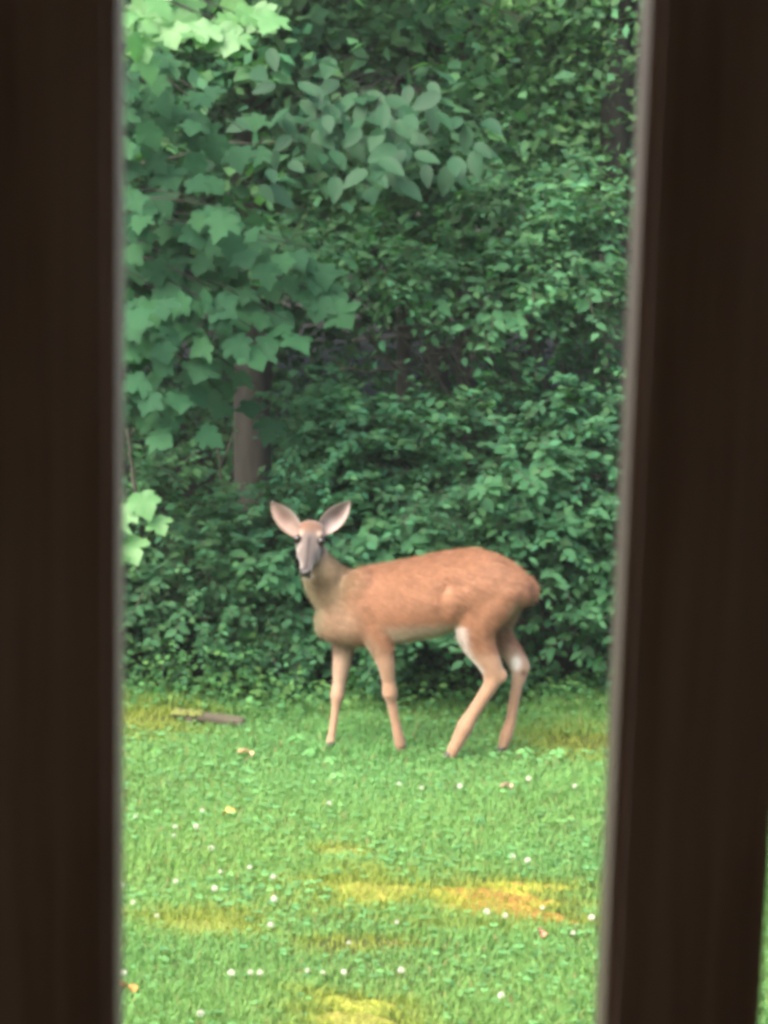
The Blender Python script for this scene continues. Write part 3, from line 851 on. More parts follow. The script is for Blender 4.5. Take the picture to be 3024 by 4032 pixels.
def make_spray_trees():
    L0 = [lobed_leaf_mesh('leaf', M['lobed_leaf'], s) for s in (1, 2, 3, 6, 7, 8)]
    L1 = [lobed_leaf_mesh('leaf', M['young_leaf'], s) for s in (4, 5, 9, 10)]
    M['ovate_leaf'] = mat_leaf('ovate_leaf', 0.35, 0.6, 0.25, obj_random=[(0, (0.014, 0.056, 0.027)), (1, (0.023, 0.076, 0.034))])
    O0 = [ovate_leaf_mesh('leaf', M['ovate_leaf'])]
    left = [(505, 70, 9.3, 3, 1), (560, 150, 9.3, 3, 1), (640, 60, 9.35, 3, 1), (500, 200, 9.3, 2, 1), (760, 95, 9.5, 2, 1), (840, 120, 9.5, 2, 1), (930, 100, 9.5, 2, 1), (1020, 50, 9.6, 2, 1),
            (520, 370, 10.2, 4, 0), (640, 370, 10.3, 4, 0), (540, 480, 10.2, 4, 0), (690, 450, 10.4, 3, 0), (520, 640, 10.2, 4, 0), (620, 660, 10.3, 3, 0),
            (760, 570, 10.5, 4, 0), (880, 540, 10.5, 4, 0), (960, 560, 10.5, 3, 0),
            (540, 840, 10.1, 4, 0), (640, 820, 10.2, 3, 0), (800, 830, 10.0, 3, 0), (870, 860, 9.8, 2, 0),
            (520, 1010, 10.4, 5, 0), (640, 1040, 10.5, 5, 0), (760, 1080, 10.5, 5, 0), (880, 1020, 10.6, 5, 0), (980, 1080, 10.6, 4, 0),
            (1070, 1000, 10.2, 4, 0), (1150, 990, 10.3, 3, 0), (1210, 1020, 10.3, 3, 0),
            (510, 1160, 10.1, 4, 0), (610, 1180, 10.1, 4, 0), (740, 1190, 10.2, 4, 0), (850, 1190, 10.1, 4, 0), (960, 1210, 10.3, 3, 0), (1250, 1190, 10.3, 4, 0), (1330, 1200, 10.3, 3, 0),
            (540, 1350, 10.0, 5, 0), (660, 1370, 10.0, 5, 0), (800, 1390, 10.1, 4, 0), (960, 1370, 10.1, 2, 0), (1050, 1370, 10.1, 3, 0), (1140, 1310, 10.2, 4, 0),
            (510, 1540, 10.1, 4, 0), (600, 1590, 10.1, 4, 0), (690, 1600, 10.1, 3, 0), (560, 1700, 10.0, 4, 0), (640, 1690, 10.0, 3, 0),
            (800, 1500, 10.6, 3, 0), (930, 1470, 10.7, 3, 0), (1010, 1560, 10.8, 2, 0), (860, 1010, 10.4, 3, 0), (1000, 930, 10.5, 3, 0), (880, 1600, 10.6, 2, 0), (500, 2010, 9.6, 2, 1), (555, 2030, 9.6, 2, 1), (500, 2130, 9.6, 2, 1)]
    spray_tree('lobed_leaf_tree', 'broad tree with large lobed leaves hanging in from the left', 'tree', (-2.1, 11.0, 0), .11, (-2.0, 11.0, 6.2), left, {0: L0, 1: L1}, .155)
    mid = [(1150, 430, 10.9, 3, 0), (1280, 440, 10.9, 3, 0), (1380, 500, 10.9, 3, 0), (1140, 590, 10.7, 3, 0), (1220, 600, 10.7, 3, 0), (1010, 710, 10.5, 2, 0), (1100, 750, 10.5, 3, 0),
           (1260, 690, 10.6, 4, 0), (1340, 690, 10.6, 4, 0), (1440, 620, 10.7, 4, 0), (1540, 590, 10.7, 4, 0), (1650, 600, 10.7, 4, 0), (1700, 630, 10.7, 3, 0), (1300, 560, 10.8, 4, 0),
           (1460, 520, 10.8, 4, 0), (1580, 680, 10.7, 3, 0), (1430, 800, 10.5, 2, 0), (1480, 730, 10.6, 3, 0), (1240, 520, 10.9, 3, 0), (1400, 380, 11.0, 4, 0), (1530, 440, 11.0, 4, 0), (1180, 330, 11.0, 3, 0)]
    spray_tree('understory_tree', 'slender understory tree with drooping pointed leaves above the dark hollow', 'tree', (.15, 12.6, 0), .045, (.1, 12.3, 5.4), mid, {0: O0}, .15, .005, .30, (.24, .16, .05))
make_spray_trees()

# ------------------------------------------------------------------ woodland trees behind
def woodland_tree(name, label, x, y, r, h, bark, crown_c, crown_r, n_leaf, lean=(0, 0), col=(.04, .11, .045), leaf=.13, limbs=7, group=None):
    root = tag(empty(name, (x, y, 0)), label, 'tree', group)
    b = Vector((x, y, 0))
    top = Vector((x + lean[0], y + lean[1], h))
    t = MB(); ph = random.random() * 6
    pts = [b.lerp(top, f) + Vector((.06 * math.sin(ph + f * 6), .05 * math.cos(ph + f * 5), -.1 if f == 0 else 0)) for f in [0, .06, .2, .35, .5, .7, .85, 1]]
    t.tube(pts, [r * q for q in (1.5, 1.1, 1, .93, .85, .65, .42, .15)], 12)
    tr = t.build('trunk', bark, root, True, b)
    cc, cr = Vector(crown_c), Vector(crown_r)
    for k in range(limbs):
        lb = MB()
        s = b.lerp(top, random.uniform(.4, .85))
        e = cc + Vector((random.uniform(-.8, .8) * cr.x, random.uniform(-.8, .8) * cr.y, random.uniform(-.6, .7) * cr.z))
        m = (s + e) / 2 + Vector((0, 0, .3))
        lb.tube([s * (1 - q) ** 2 + m * 2 * q * (1 - q) + e * q * q for q in (0, .3, .6, 1)], [r * .4, r * .28, r * .16, r * .05], 6)
        lb.build('limb', bark, root, True, b)
    nc = max(12, n_leaf // 70)
    d = rng.normal(0, 1, (nc, 3)); d = unit(d) * (rng.random((nc, 1)) ** .4)
    C0 = np.array(crown_c) + d * np.array(crown_r)
    which = rng.integers(0, nc, n_leaf)
    P = C0[which] + rng.normal(0, 1, (n_leaf, 3)) * np.array((.32, .32, .2))
    P[:, 2] = np.maximum(P[:, 2], .3)
    tip = rng.normal(0, 1, (n_leaf, 3)) * np.array((1, 1, .5)) + np.array((0, -.2, -.3))
    nr = rng.normal(0, .5, (n_leaf, 3)) + np.array((0, -.25, 1))
    cl = rng.lognormal(0, .2, nc)[which][:, None]
    f = leaf_mesh_object('crown', P, tip, nr, leaf * rng.uniform(.6, 1.2, n_leaf), DI_V, DI_F, np.clip(leaf_colors(n_leaf, col) * cl, .004, .5), M['far_leaf'], root)
    tag(f, kind='stuff')
    return root

def make_woods():
    g = 'trees of the wood behind the shrubs'
    pa = at(985, 1000, 12.4); pb = at(1890, 800, 13.4); pc = at(2405, 1250, 12.6)
    woodland_tree('woodland_tree', 'grey barked tree trunk in the wood above and left of the deer\'s head', pa.x, 12.4, .10, 7.5, M['bark'], (pa.x, 12.9, 6.2), (2.2, 1.8, 1.8), 4500, (.12, .1), group=g)
    woodland_tree('woodland_tree', 'dark thin tree trunk in the wood right of the centre', pb.x, 13.9, .06, 7, M['dark_bark'], (pb.x, 13.8, 6.0), (2.2, 1.8, 1.8), 4500, (-.1, .1), group=g)
    woodland_tree('woodland_tree', 'near black tree trunk beside the right railing bar', pc.x, 12.6, .10, 7.2, M['dark_bark'], (pc.x + .4, 13.1, 6.1), (2.0, 1.8, 1.8), 4500, (.1, .1), group=g)
    more = [(-3.6, 13.2, .13, 'dim tree deep in the wood behind the left railing bar'), (-2.6, 14.6, .10, 'dim tree in the wood behind the hanging lobed leaves at far left'),
            (-1.0, 15.2, .12, 'dim tree in the wood left of the grey trunk'), (.4, 14.9, .08, 'thin dim tree in the wood just left of the dark thin trunk'), (1.9, 15.4, .13, 'dim tree deep in the wood behind the right railing bar'),
            (3.6, 13.3, .11, 'dim tree in the wood right of the near black trunk'), (-4.8, 15.5, .12, 'farthest dim tree on the left of the wood'), (5.0, 15.3, .12, 'farthest dim tree on the right of the wood')]
    for k, (x, y, r, lb) in enumerate(more):
        woodland_tree('woodland_tree', lb, x, y, r, 8, M['dark_bark'] if k % 2 else M['bark'], (x, y + .3, 6.0), (2.0, 1.8, 2.0), 4500, (random.uniform(-.3, .3), .2), group=g)
    # the wood as one mass of leaves further back
    root = None
    P, TP, NR, SZ, CO = [], [], [], [], []
    def mass(n, x, y, z, cs, leaf, col, nclump):
        C0 = np.stack([rng.uniform(*x, nclump), rng.uniform(*y, nclump), rng.uniform(*z, nclump)], 1)
        w = rng.integers(0, nclump, n)
        p = C0[w] + rng.normal(0, 1, (n, 3)) * np.array(cs)
        p[:, 2] = np.maximum(p[:, 2], .03)
        P.append(p); TP.append(rng.normal(0, 1, (n, 3)) * np.array((1, 1, .5)) + np.array((0, -.2, -.35)))
        NR.append(rng.normal(0, .5, (n, 3)) + np.array((0, -.35, .9)))
        SZ.append(leaf * rng.uniform(.6, 1.25, n)); CO.append(np.clip(leaf_colors(n, col) * rng.lognormal(0, .25, nclump)[w][:, None], .004, .4))
    mass(26000, (-3.5, 3.5), (12.4, 14.5), (2.3, 4.6), (.30, .25, .13), .075, (.05, .13, .06), 150)
    mass(5000, (-3.0, .6), (11.6, 12.2), (1.9, 4.0), (.22, .15, .10), .12, (.045, .125, .055), 60)
    mass(9000, (.2, 2.6), (12.2, 13.2), (1.9, 3.8), (.26, .2, .13), .065, (.065, .16, .062), 70)
    mass(12000, (-5, 5), (12.6, 15), (.1, 1.15), (.35, .3, .2), .075, (.04, .11, .05), 90)
    mass(30000, (-7, 7), (15, 19), (.2, 5.5), (.5, .4, .3), .13, (.04, .105, .05), 200)
    mass(26000, (-12, 12), (19.5, 23), (.3, 8), (.8, .5, .5), .24, (.04, .10, .045), 240)
    mass(30000, (-9, 9), (17.5, 23), (2.2, 6), (.9, .6, .5), .26, (.04, .10, .05), 300)
    mass(16000, (-3.5, 3.5), (13.5, 15.5), (2.6, 4.6), (.4, .3, .25), .11, (.045, .115, .055), 120)
    P, TP, NR, SZ, CO = map(np.concatenate, (P, TP, NR, SZ, CO))
    o = leaf_mesh_object('woodland_foliage', P, TP, NR, SZ, DI_V, DI_F, CO, M['far_leaf'])
    tag(o, 'dim mass of woodland leaves filling the background behind the shrubs', 'foliage', kind='stuff')
make_woods()

# ------------------------------------------------------------------ dead twigs and saplings
def make_twigs():
    def branch(name, label, pts, r0, r1, forks=0, mat='twig', group=None, cat='branch'):
        P = [at(*p) for p in pts]
        dens = []
        for i in range(len(P) - 1):
            for q in (0, .34, .67): dens.append(P[i].lerp(P[i + 1], q) + Vector((random.gauss(0, .006), 0, random.gauss(0, .006))))
        dens.append(P[-1])
        root = tag(empty(name, P[0]), label, cat, group)
        n = len(dens); mb = MB()
        mb.tube(dens, [r0 + (r1 - r0) * i / (n - 1) for i in range(n)], 6)
        mb.build('stem', M[mat], root, True, P[0])
        for k in range(forks):
            i = random.randrange(1, n - 1); s = dens[i]
            e = s + Vector((random.uniform(-.2, .2), random.uniform(-.06, .06), random.uniform(.02, .2)))
            f = MB(); f.tube([s, s.lerp(e, .5) + Vector((0, 0, -.015)), e], [r1 * 1.3, r1, r1 * .5], 5)
            f.build('side_twig', M[mat], root, True, P[0])
    branch('sapling', 'pale bare sapling stem at the far left below the hanging leaves', [(545, 2030, 10.6), (530, 1900, 10.6), (520, 1800, 10.6), (500, 1690, 10.6)], .014, .008, 1, cat='sapling')
    branch('sapling', 'slender forked bare sapling in front of the grey trunk', [(900, 2000, 11.5), (878, 1900, 11.5), (862, 1780, 11.5), (850, 1700, 11.5)], .010, .005, 1, cat='sapling')
    branch('dead_branch', 'pale bare branch leaning in the shrubs at upper right', [(2130, 1480, 11.4), (2100, 1350, 11.4), (2065, 1230, 11.4)], .010, .018, 1)
    branch('dead_branch', 'thin pale twig rising from the hollow left of the leaning branch', [(1850, 1480, 11.6), (1865, 1400, 11.6), (1880, 1330, 11.6)], .012, .006, 1)
    word = ['topmost', 'second', 'third', 'fourth', 'fifth', 'sixth', 'seventh', 'lowest']
    for k in range(8):
        u = random.uniform(1150, 1800); v = 1290 + 24 * k; Y = random.uniform(11.6, 12.2); L = random.uniform(160, 420)
        branch('dead_branch', word[k] + (' fallen grey twig in the dark hollow' if k in (0, 7) else ' fallen grey twig from the top in the dark hollow'), [(u, v, Y), (u + L * .5, v - random.uniform(-25, 40), Y + .1), (u + L, v - random.uniform(-50, 70), Y + .15)], .007, .003, 2, group='fallen twigs in the dark hollow')
    for (pts, lb) in [([(1900, 10, 12.0), (2020, 60, 12.0), (2060, 80, 12.0)], 'pale short bare twig near the top right of the gap'),
                      ([(1750, 830, 11.8), (1850, 880, 11.8), (1900, 930, 11.8)], 'thin bare twig beside the dark trunk right of the centre'),
                      ([(560, 640, 11.0), (900, 560, 11.0), (1200, 560, 11.0)], 'long thin bare branch among the leaves at upper left')]:
        branch('dead_branch', lb, pts, .006, .003, 2)
make_twigs()

# ------------------------------------------------------------------ lawn: moss patches, grass, clover
PATCH = []      # (centre x, y, half size x, half size y, colour key)
def patch_px(u0, v0, u1, v1, key):
    a, b = ground_at((u0 + u1) / 2, v0 + 8), ground_at((u0 + u1) / 2, v1)
    l, r = ground_at(u0, (v0 + v1) / 2), ground_at(u1, (v0 + v1) / 2)
    PATCH.append(((l.x + r.x) / 2, (a.y + b.y) / 2, (r.x - l.x) / 2, (a.y - b.y) / 2, key))
patch_px(1700, 3480, 2280, 3650, 'ochre')
patch_px(1220, 3470, 1680, 3590, 'yellow')
patch_px(1180, 3690, 1540, 3745, 'yellow')
patch_px(640, 3590, 1030, 3690, 'green')
patch_px(1260, 3350, 1420, 3400, 'green')
patch_px(1180, 3930, 1560, 4080, 'yellow')
patch_px(440, 2790, 760, 2890, 'green')
patch_px(2080, 2880, 2420, 2960, 'green')

def wobble(x, y):
    return .26 * np.sin(x * 7 + 3 * np.sin(y * 9)) + .26 * np.sin(y * 37 + x * 5) + .14 * np.sin(y * 83 + 2 * np.sin(x * 23)) + .10 * np.sin(x * 57 + y * 83)

def patch_d(x, y):
    """smallest normalised distance to a patch (below 1 inside), edges wobbling"""
    wob = wobble(x, y)
    d = np.full(np.shape(x), 9.0)
    for px, py, sx, sy, k in PATCH:
        d = np.minimum(d, np.sqrt(((x - px) / sx) ** 2 + ((y - py) / sy) ** 2) + wob)
    return d

def make_moss():
    pal = {'ochre': ((.30, .30, .045), (.20, .12, .03)), 'yellow': ((.26, .29, .05), (.19, .19, .045)), 'green': ((.18, .25, .06), (.15, .18, .045))}
    for k, (px, py, sx, sy, key) in enumerate(PATCH):
        if k >= 6 or k == 2: continue                                # the lawn edge only has yellowed grass
        n = 90
        t = np.linspace(-1.35, 1.35, n)
        Xn, Yn = np.meshgrid(t, t)
        X, Y = px + Xn * sx, py + Yn * sy
        d = np.sqrt(Xn ** 2 + Yn ** 2) + wobble(X, Y)
        lump = .5 + .5 * np.sin(X * 47 + 2 * np.sin(Y * 38)) * np.sin(Y * 52 + 1.7 * np.sin(X * 33))
        h = np.clip(.92 - d, -1, 1)
        Z = gz(X, Y) + np.where(h > 0, -.012 + .028 * np.clip(h * 2, 0, 1) * (.7 + .3 * lump) + .009 * rng.random(X.shape), -.03)
        a, b = np.array(pal[key][0]), np.array(pal[key][1])
        mixv = np.clip(1.5 * (.95 - d) + .9 * (rng.random(X.shape) - .5) - .45 * Yn + .5 * (lump - .5), 0, 1)[..., None]
        C = a * (1 - mixv) + b * mixv
        C = C * rng.uniform(.6, 1.3, X.shape)[..., None]
        i = np.arange(n - 1)[None] + (np.arange(n - 1) * n)[:, None]
        F = np.stack([i, i + 1, i + n + 1, i + n], -1).reshape(-1, 4)
        keep = (h.ravel()[F] > -.06).any(1)
        o = link('moss', mesh('moss', np.stack([X, Y, Z], -1).reshape(-1, 3), F[keep], M['moss'], C.reshape(-1, 3), True))
        lb = {0: 'ochre and yellow moss patch on the lawn at lower right', 1: 'bright yellow green moss patch on the lawn at lower centre', 2: 'small yellow moss patch just below the bright yellow green one', 3: 'pale yellow green moss strip on the lawn at lower left',
              4: 'small pale moss strip above the yellow patch', 5: 'moss patch at the bottom edge of the lawn'}[k]
        tag(o, lb, 'moss', kind='stuff')
make_moss()

def edge_y(x):      # where the lawn gives way to the shrubs
    return 10.42 + .1 * np.sin(x * 2.3) + .06 * np.sin(x * 5.7 + 1)

def make_grass():
    def field(n, xr, yr):
        x = rng.uniform(*xr, n); y = rng.uniform(*yr, n)
        return x, y
    xs, ys, hs, ws = [], [], [], []
    def sow(n, xr, yr, h, w):
        x, y = field(n, xr, yr)
        d = patch_d(x, y)
        keep = (y < edge_y(x) + rng.exponential(.06, n)) & (rng.random(n) < np.clip((d - .15) * .9, .36, 1))
        dens = .5 + .5 * np.sin(x * 3.1 + 2 * np.sin(y * 2.3)) * np.sin(y * 3.7 + 1.3 * np.sin(x * 2.9))
        keep &= rng.random(n) < .62 + .38 * dens
        x, y = x[keep], y[keep]
        hh = h * rng.uniform(.5, 1.3, len(x)) * (.75 + .5 * dens[keep]) * np.where(y > edge_y(x) - .12, 1.5, 1)
        xs.append(x); ys.append(y); hs.append(hh); ws.append(np.full(len(x), w) * rng.uniform(.7, 1.3, len(x)))
    sow(240000, (-1.75, 1.65), (6.3, 10.6), .048, .004)
    for hp_ in HOOF.values():                               # taller tufts the hooves stand in
        sow(450, (hp_.x - .11, hp_.x + .11), (hp_.y - .09, hp_.y + .02), .058, .004)
    sow(60000, (-5, -1.75), (2.5, 10.6), .045, .006)
    sow(60000, (1.65, 5), (2.5, 10.6), .045, .006)
    sow(40000, (-1.75, 1.65), (2.5, 6.3), .045, .006)
    x, y, h, w = map(np.concatenate, (xs, ys, hs, ws))
    n = len(x)
    az = rng.uniform(0, 2 * np.pi, n); ln = rng.uniform(.15, .95, n)
    dx, dy = np.cos(az), np.sin(az)
    fa = az + rng.normal(np.pi / 2, .5, n)
    sx, sy = np.cos(fa) * w * .5, np.sin(fa) * w * .5
    z = gz(x, y) - .004
    B = np.stack([x, y, z], 1)
    S = np.stack([sx, sy, np.zeros(n)], 1)
    mid = B + np.stack([dx * h * ln * .35, dy * h * ln * .35, h * .62], 1)
    top = B + np.stack([dx * h * ln, dy * h * ln, h * (1 - .35 * ln)], 1)
    V = np.stack([B - S, B + S, mid + S * .85, mid - S * .85, top], 1).reshape(-1, 3)
    k = (np.arange(n) * 5)[:, None]
    F = np.concatenate([k + np.array([0, 1, 2]), k + np.array([0, 2, 3]), k + np.array([3, 2, 4])], 0)
    big = .5 + .5 * np.sin(x * 1.7 + 1.5 * np.sin(y * 1.2)) * np.sin(y * 2.1)
    c = np.array((.12, .28, .092)) * (1 - big[:, None]) + np.array((.165, .30, .085)) * big[:, None]
    c = c * rng.lognormal(0, .14, (n, 1))
    dry = (rng.random(n) < .04)[:, None]
    c = np.where(dry, np.array((.30, .26, .11)) * rng.uniform(.6, 1.1, (n, 1)), c)
    pd = patch_d(x, y); yl = np.clip((2.0 - pd) * .8, 0, 1)[:, None] * .9
    c = c * (1 - yl) + np.array((.25, .29, .05)) * rng.uniform(.7, 1.2, (n, 1)) * yl
    tagc = np.repeat(np.clip(c, .01, .6), 5, 0)
    o = link('grass', mesh('grass', V, F, M['grass'], tagc))
    tag(o, 'short green lawn grass under and in front of the deer', 'grass', kind='stuff')
    # clover leaves among the grass
    n = 17000
    x = rng.uniform(-2.2, 2.1, n); y = rng.uniform(6.2, 10.5, n)
    dens = .5 + .5 * np.sin(x * 2.6 + 1 + 2 * np.sin(y * 1.9)) * np.sin(y * 3.1 + 2)
    keep = (rng.random(n) < .15 + .85 * dens ** 1.3) & (patch_d(x, y) > 1.0) & (y < edge_y(x))
    x, y = x[keep], y[keep]; n = len(x)
    z = gz(x, y) + rng.uniform(.012, .042, n)
    V, TP, NR, CO, SZ = [], [], [], [], []
    a0 = rng.uniform(0, 2 * np.pi, n); up = rng.normal(0, .28, (n, 3)) + np.array((0, -.15, 1))
    cc = leaf_colors(n, (.115, .28, .10), .2, .08); sz = rng.uniform(.009, .017, n)
    for k in range(3):
        a = a0 + k * 2 * np.pi / 3
        V.append(np.stack([x, y, z], 1)); TP.append(np.stack([np.cos(a), np.sin(a), np.full(n, .1)], 1)); NR.append(up); CO.append(cc); SZ.append(sz)
    CL_V = np.array([(0, 0, 0), (.42, .5, .06), (.30, .95, .04), (-.30, .95, .04), (-.42, .5, .06)]); CL_F = np.array([(0, 1, 2), (0, 2, 3), (0, 3, 4)])
    o = leaf_mesh_object('clover', np.concatenate(V), np.concatenate(TP), np.concatenate(NR), np.concatenate(SZ), CL_V, CL_F, np.concatenate(CO), M['grass'])
    tag(o, 'clover leaves growing through the lawn grass', 'clover', kind='stuff')
    # low weeds and ground ivy along the lawn edge
    n = 9000
    x = rng.uniform(-4, 4, n); y = edge_y(x) + rng.normal(.12, .14, n)
    z = gz(x, y) + np.abs(rng.normal(0, .07, n)) * np.where(x < -.6, 1.7, 1) + .01
    o = leaf_mesh_object('ground_ivy', np.stack([x, y, z], 1), rng.normal(0, 1, (n, 3)) * np.array((1, 1, .35)) + np.array((0, -.4, -.1)), rng.normal(0, .4, (n, 3)) + np.array((0, -.35, 1)),
                         rng.uniform(.022, .05, n), OV_V, OV_F, leaf_colors(n, (.07, .18, .06), .25, .15), M['leaf'], width=1.35)
    tag(o, 'low weeds and ground ivy where the lawn meets the shrubs', 'weeds', kind='stuff')
make_grass()

# ------------------------------------------------------------------ small things on the lawn
FLOWERS = [(533, 3216), (690, 3254), (685, 3289), (796, 3197), (771, 3258), (867, 3441), (845, 3501), (692, 3465), (526, 3565), (482, 3501), (1075, 3461), (983, 3421), (1079, 3556), (1065, 3650),
           (910, 3859), (985, 3861), (1023, 3861), (1270, 3839), (1353, 3844), (1210, 3833), (487, 3866), (1373, 3720), (788, 4022), (831, 3339), (1295, 3186), (619, 3620),
           (1659, 3110), (1810, 3110), (2261, 3113), (2017, 3386), (2076, 3405), (1914, 3617), (1561, 3647), (1579, 3823), (1973, 3929), (2255, 3702), (2327, 3640), (1987, 3634), (2133, 3610), (1570, 3090), (2080, 3085)]
def make_flowers():
    hb = MB()
    for k in range(46):                                    # a clover head: many narrow florets round a centre
        ph = math.acos(1 - 1.55 * (k + .5) / 46); th = k * 2.39996
        d = Vector((math.sin(ph) * math.cos(th), math.sin(ph) * math.sin(th), math.cos(ph)))
        s = d.cross(Vector((.3, .5, .8))).normalized() * .0016; b = d * .004; e = d * .0115; u = d.cross(s).normalized() * .0016
        n = len(hb.V)
        hb.add([b, e * .8 + s, e + u * .3, e * .8 - s, e * .8 + u, e * .8 - u], [(0, 1, 2), (0, 2, 3), (0, 4, 2), (0, 2, 5)])
    head = mesh('flower_head', hb.V, hb.F, M['petal'])
    bands = [(0, 3130, 'in the row just below the deer'), (3130, 3320, 'on the upper lawn below that row'), (3320, 3530, 'in the band above the moss patches'), (3530, 3780, 'level with the moss patches'), (3780, 9999, 'in the band below the moss patches')]
    word = ['leftmost', 'second', 'third', 'fourth', 'fifth', 'sixth', 'seventh', 'eighth', 'ninth', 'tenth', 'eleventh', 'twelfth', 'thirteenth']
    names = {}
    for lo, hi, ph in bands:
        for i, f in enumerate(sorted(f for f in FLOWERS if lo <= f[1] < hi)):
            names[f] = (word[i] + ' white clover flower ' + ph) if i == 0 else (word[i] + ' white clover flower from the left ' + ph)
    for k, (u, v) in enumerate(FLOWERS):
        p = ground_at(u, v + 26)
        big = random.uniform(.65, 1.2)
        r = tag(empty('white_clover', p), names[(u, v)], 'flower', 'white clover flowers dotted over the lawn')
        h = random.uniform(.034, .054)
        o = link('flower_head', head, r); o.location = (0, 0, h); o.scale = (big,) * 3; o.rotation_euler = (random.gauss(0, .3), random.gauss(0, .3), random.random() * 6)
        s = MB(); s.tube([(0, 0, -.005), (random.gauss(0, .004), 0, h * .5), (0, 0, h)], .0011, 5)
        s.build('stalk', M['green_stem'], r)
make_flowers()

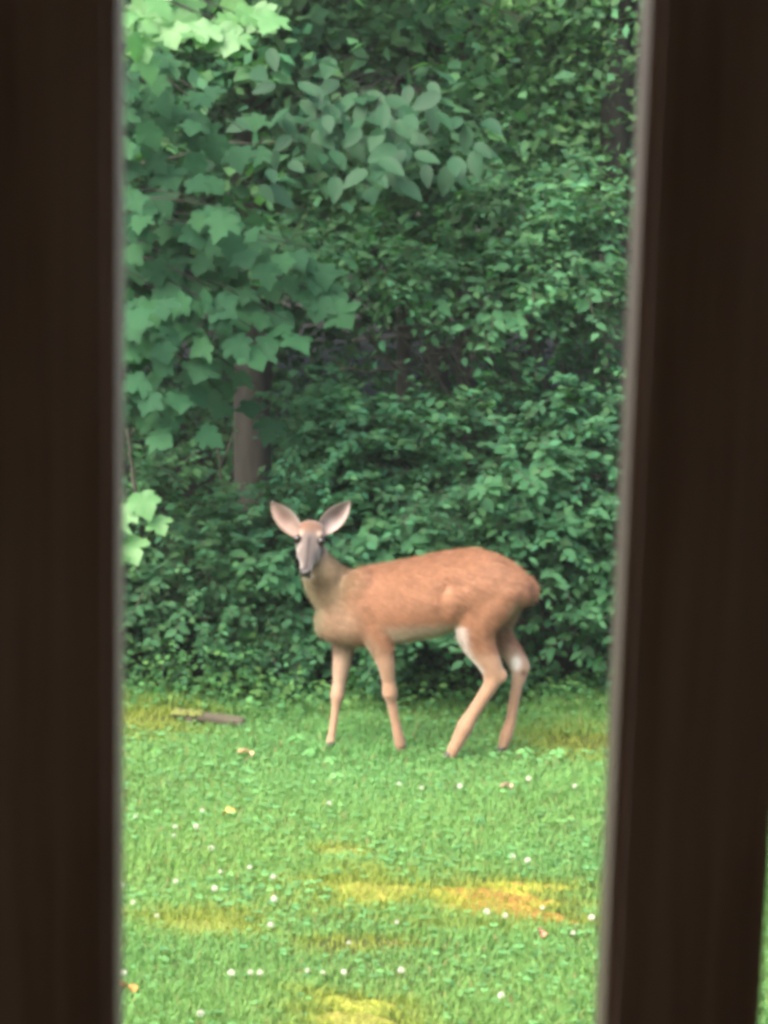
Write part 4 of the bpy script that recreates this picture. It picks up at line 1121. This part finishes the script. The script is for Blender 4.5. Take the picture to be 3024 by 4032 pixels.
def make_small_things():
    def fallen(name, label, u, v, L, W, col, tilt=.25, rot=0.0, z=.04):
        L, W, z, col = L * .8, W * .8, z * .8, tuple(c * .72 for c in col)
        p = ground_at(u, v); p.z += z
        m = plain(name + '_skin', col, .8, .2)
        V, F = [], []
        n = 8
        for lay in (0, 1):
            for i in range(n + 1):
                t = i / n; w = W * math.sin(math.pi * min(.98, .06 + .92 * t)) ** .8
                for c in (-1, -.45, 0, .45, 1):
                    V.append((c * w * .5, (t - .5) * L, .012 * c * c + .014 * math.sin(t * 5 + c) - lay * .0012))
        m5 = 5
        for lay in (0, 1):
            for i in range(n):
                for j in range(m5 - 1):
                    q = lay * (n + 1) * m5 + i * m5 + j
                    f = (q, q + 1, q + m5 + 1, q + m5); F.append(f if not lay else f[::-1])
        me = mesh(name, V, F, m, smooth=True)
        o = link(name, me); o.location = p; o.rotation_euler = (tilt, .15, rot)
        tag(o, label, 'leaf')
    fallen('fallen_leaf', 'pinkish brown fallen leaf on the lawn at lower right', 2126, 3720, .055, .042, (.50, .27, .17), .7, .4, .045)
    fallen('fallen_leaf', 'orange fallen leaf on the lawn at the foot of the left railing bar', 495, 3940, .085, .05, (.55, .26, .08), .5, 1.2, .045)
    fallen('fallen_leaf', 'small yellow fallen leaf on the lawn left of the centre', 905, 3236, .075, .024, (.60, .52, .16), .4, -1.2, .045)
    fallen('fallen_leaf', 'pale tan fallen leaf on the lawn left of the deer\'s hooves', 965, 2992, .085, .035, (.60, .45, .24), .5, 1.45, .045)
    fallen('fallen_leaf', 'pale pinkish fallen leaf on the lawn below the deer\'s hind legs', 1990, 3140, .06, .03, (.52, .38, .27), .5, 1.4, .045)
    # old board in the weeds
    a, b = ground_at(680, 2845), ground_at(955, 2868)
    c = (a + b) / 2
    root = tag(empty('old_board', c, math.atan2(b.y - a.y, b.x - a.x)), 'weathered mossy old board lying at the lawn edge on the left', 'board')
    L = (b - a).length
    mb = MB(); mb.box((-L / 2, -.02, .022), (L / 2, .06, .046), .006)
    rot = mat_ramp('old_wood', 22, [(.3, (.04, .035, .025)), (.6, (.09, .08, .055)), (.8, (.15, .13, .09))], .9, (.15, 1, 1), .6, .006)
    pl = mb.build('plank', rot, root, False)
    pl.rotation_euler = (.06, .05, 0)
    mb = MB(); mb.box((-L * .30, -.03, -.01), (-L * .18, .06, .036), .004); mb.build('block', rot, root, False)
    mb = MB()
    for k in range(26):
        x = -L / 2 + L * .42 * random.random(); mb.ball((x, random.uniform(-.02, .05), .050 + .05 * (-x) * .1), (random.uniform(.012, .026), random.uniform(.012, .022), random.uniform(.006, .012)), 8, 5)
    mo = mesh('moss_cover', mb.V, mb.F, M['moss'], np.tile(np.array((.13, .15, .045)), (len(mb.V), 1)), True); link('moss_cover', mo, root)
    # pale stick behind the front leg
    p = at(1345, 2800, 10.35); q = at(1400, 2790, 10.4)
    root = tag(empty('pale_stick', p), 'short pale broken stick in the weeds behind the deer\'s front leg', 'stick')
    mb = MB(); mb.tube([p - Vector((.03, 0, .01)), p.lerp(q, .5) + Vector((0, 0, .006)), q], [.009, .011, .007], 7)
    mb.build('wood', plain('pale_wood', (.5, .45, .38), .8, .2), root, True, p)
    # young broadleaf weeds by the front hoof
    W = [((1160, 2935), (1166, 2900), .085, 'bright young weed with one broad leaf left of the deer\'s front hooves'), ((1225, 2985), (1219, 2955), .05, 'small round leaved weed in front of the deer\'s front hoof'),
         ((1310, 3020), (1305, 2985), .05, 'small pale weed in front of the deer\'s front hoof'), ((1330, 3085), (1325, 3050), .06, 'drooping bright weed on the lawn below the deer\'s chest'),
         ((2060, 2990), (2065, 2950), .07, 'leafy weed on the lawn behind the deer\'s hind hooves'), ((2180, 2990), (2190, 2955), .06, 'leafy weed on the lawn right of the deer\'s hind hooves'), ((2330, 3090), (2335, 3065), .06, 'leafy weed on the lawn beside the right railing bar')]
    M['weed_leaf'] = mat_leaf('weed_leaf', 0.35, 0.6, 0.3, obj_random=[(0, (0.11, 0.30, 0.09)), (1, (0.15, 0.36, 0.12))])
    lm = ovate_leaf_mesh('leaf', M['weed_leaf'])
    for (g, t, s, lb) in W:
        p = ground_at(*g); top = at(t[0], t[1], p.y)
        root = tag(empty('broadleaf_weed', p), lb, 'weed')
        mb = MB(); mb.tube([p, p.lerp(top, .5) + Vector((.006, 0, 0)), top], [.0026, .002, .0015], 5); mb.build('stem', M['green_stem'], root, True, p)
        for k in range(3):
            a = k * 2.3 + random.random()
            place_leaf(lm, p.lerp(top, 1.15 - .16 * k), (math.cos(a), -.4 + .5 * math.sin(a), -.35), (random.gauss(0, .4), -.5 + random.gauss(0, .3), .8), .8 * s * random.uniform(.75, 1.1), root)
make_small_things()


# ------------------------------------------------------------------ thin haze added to lift the dark tones
def make_haze():
    mb = MB(); mb.box((-200, -80, -1.5), (200, 320, 14))
    m = bpy.data.materials.new('haze'); m.use_nodes = True
    nt = m.node_tree; nt.nodes.clear()
    out = nt.nodes.new('ShaderNodeOutputMaterial'); v = nt.nodes.new('ShaderNodeVolumePrincipled')
    v.inputs['Color'].default_value = (.86, .94, .86, 1); v.inputs['Density'].default_value = .0014; v.inputs['Anisotropy'].default_value = .2
    nt.links.new(v.outputs[0], out.inputs['Volume'])
    tag(mb.build('haze', m, None, False), 'thin damp air over the lawn and the wood', 'haze', kind='stuff')
make_haze()
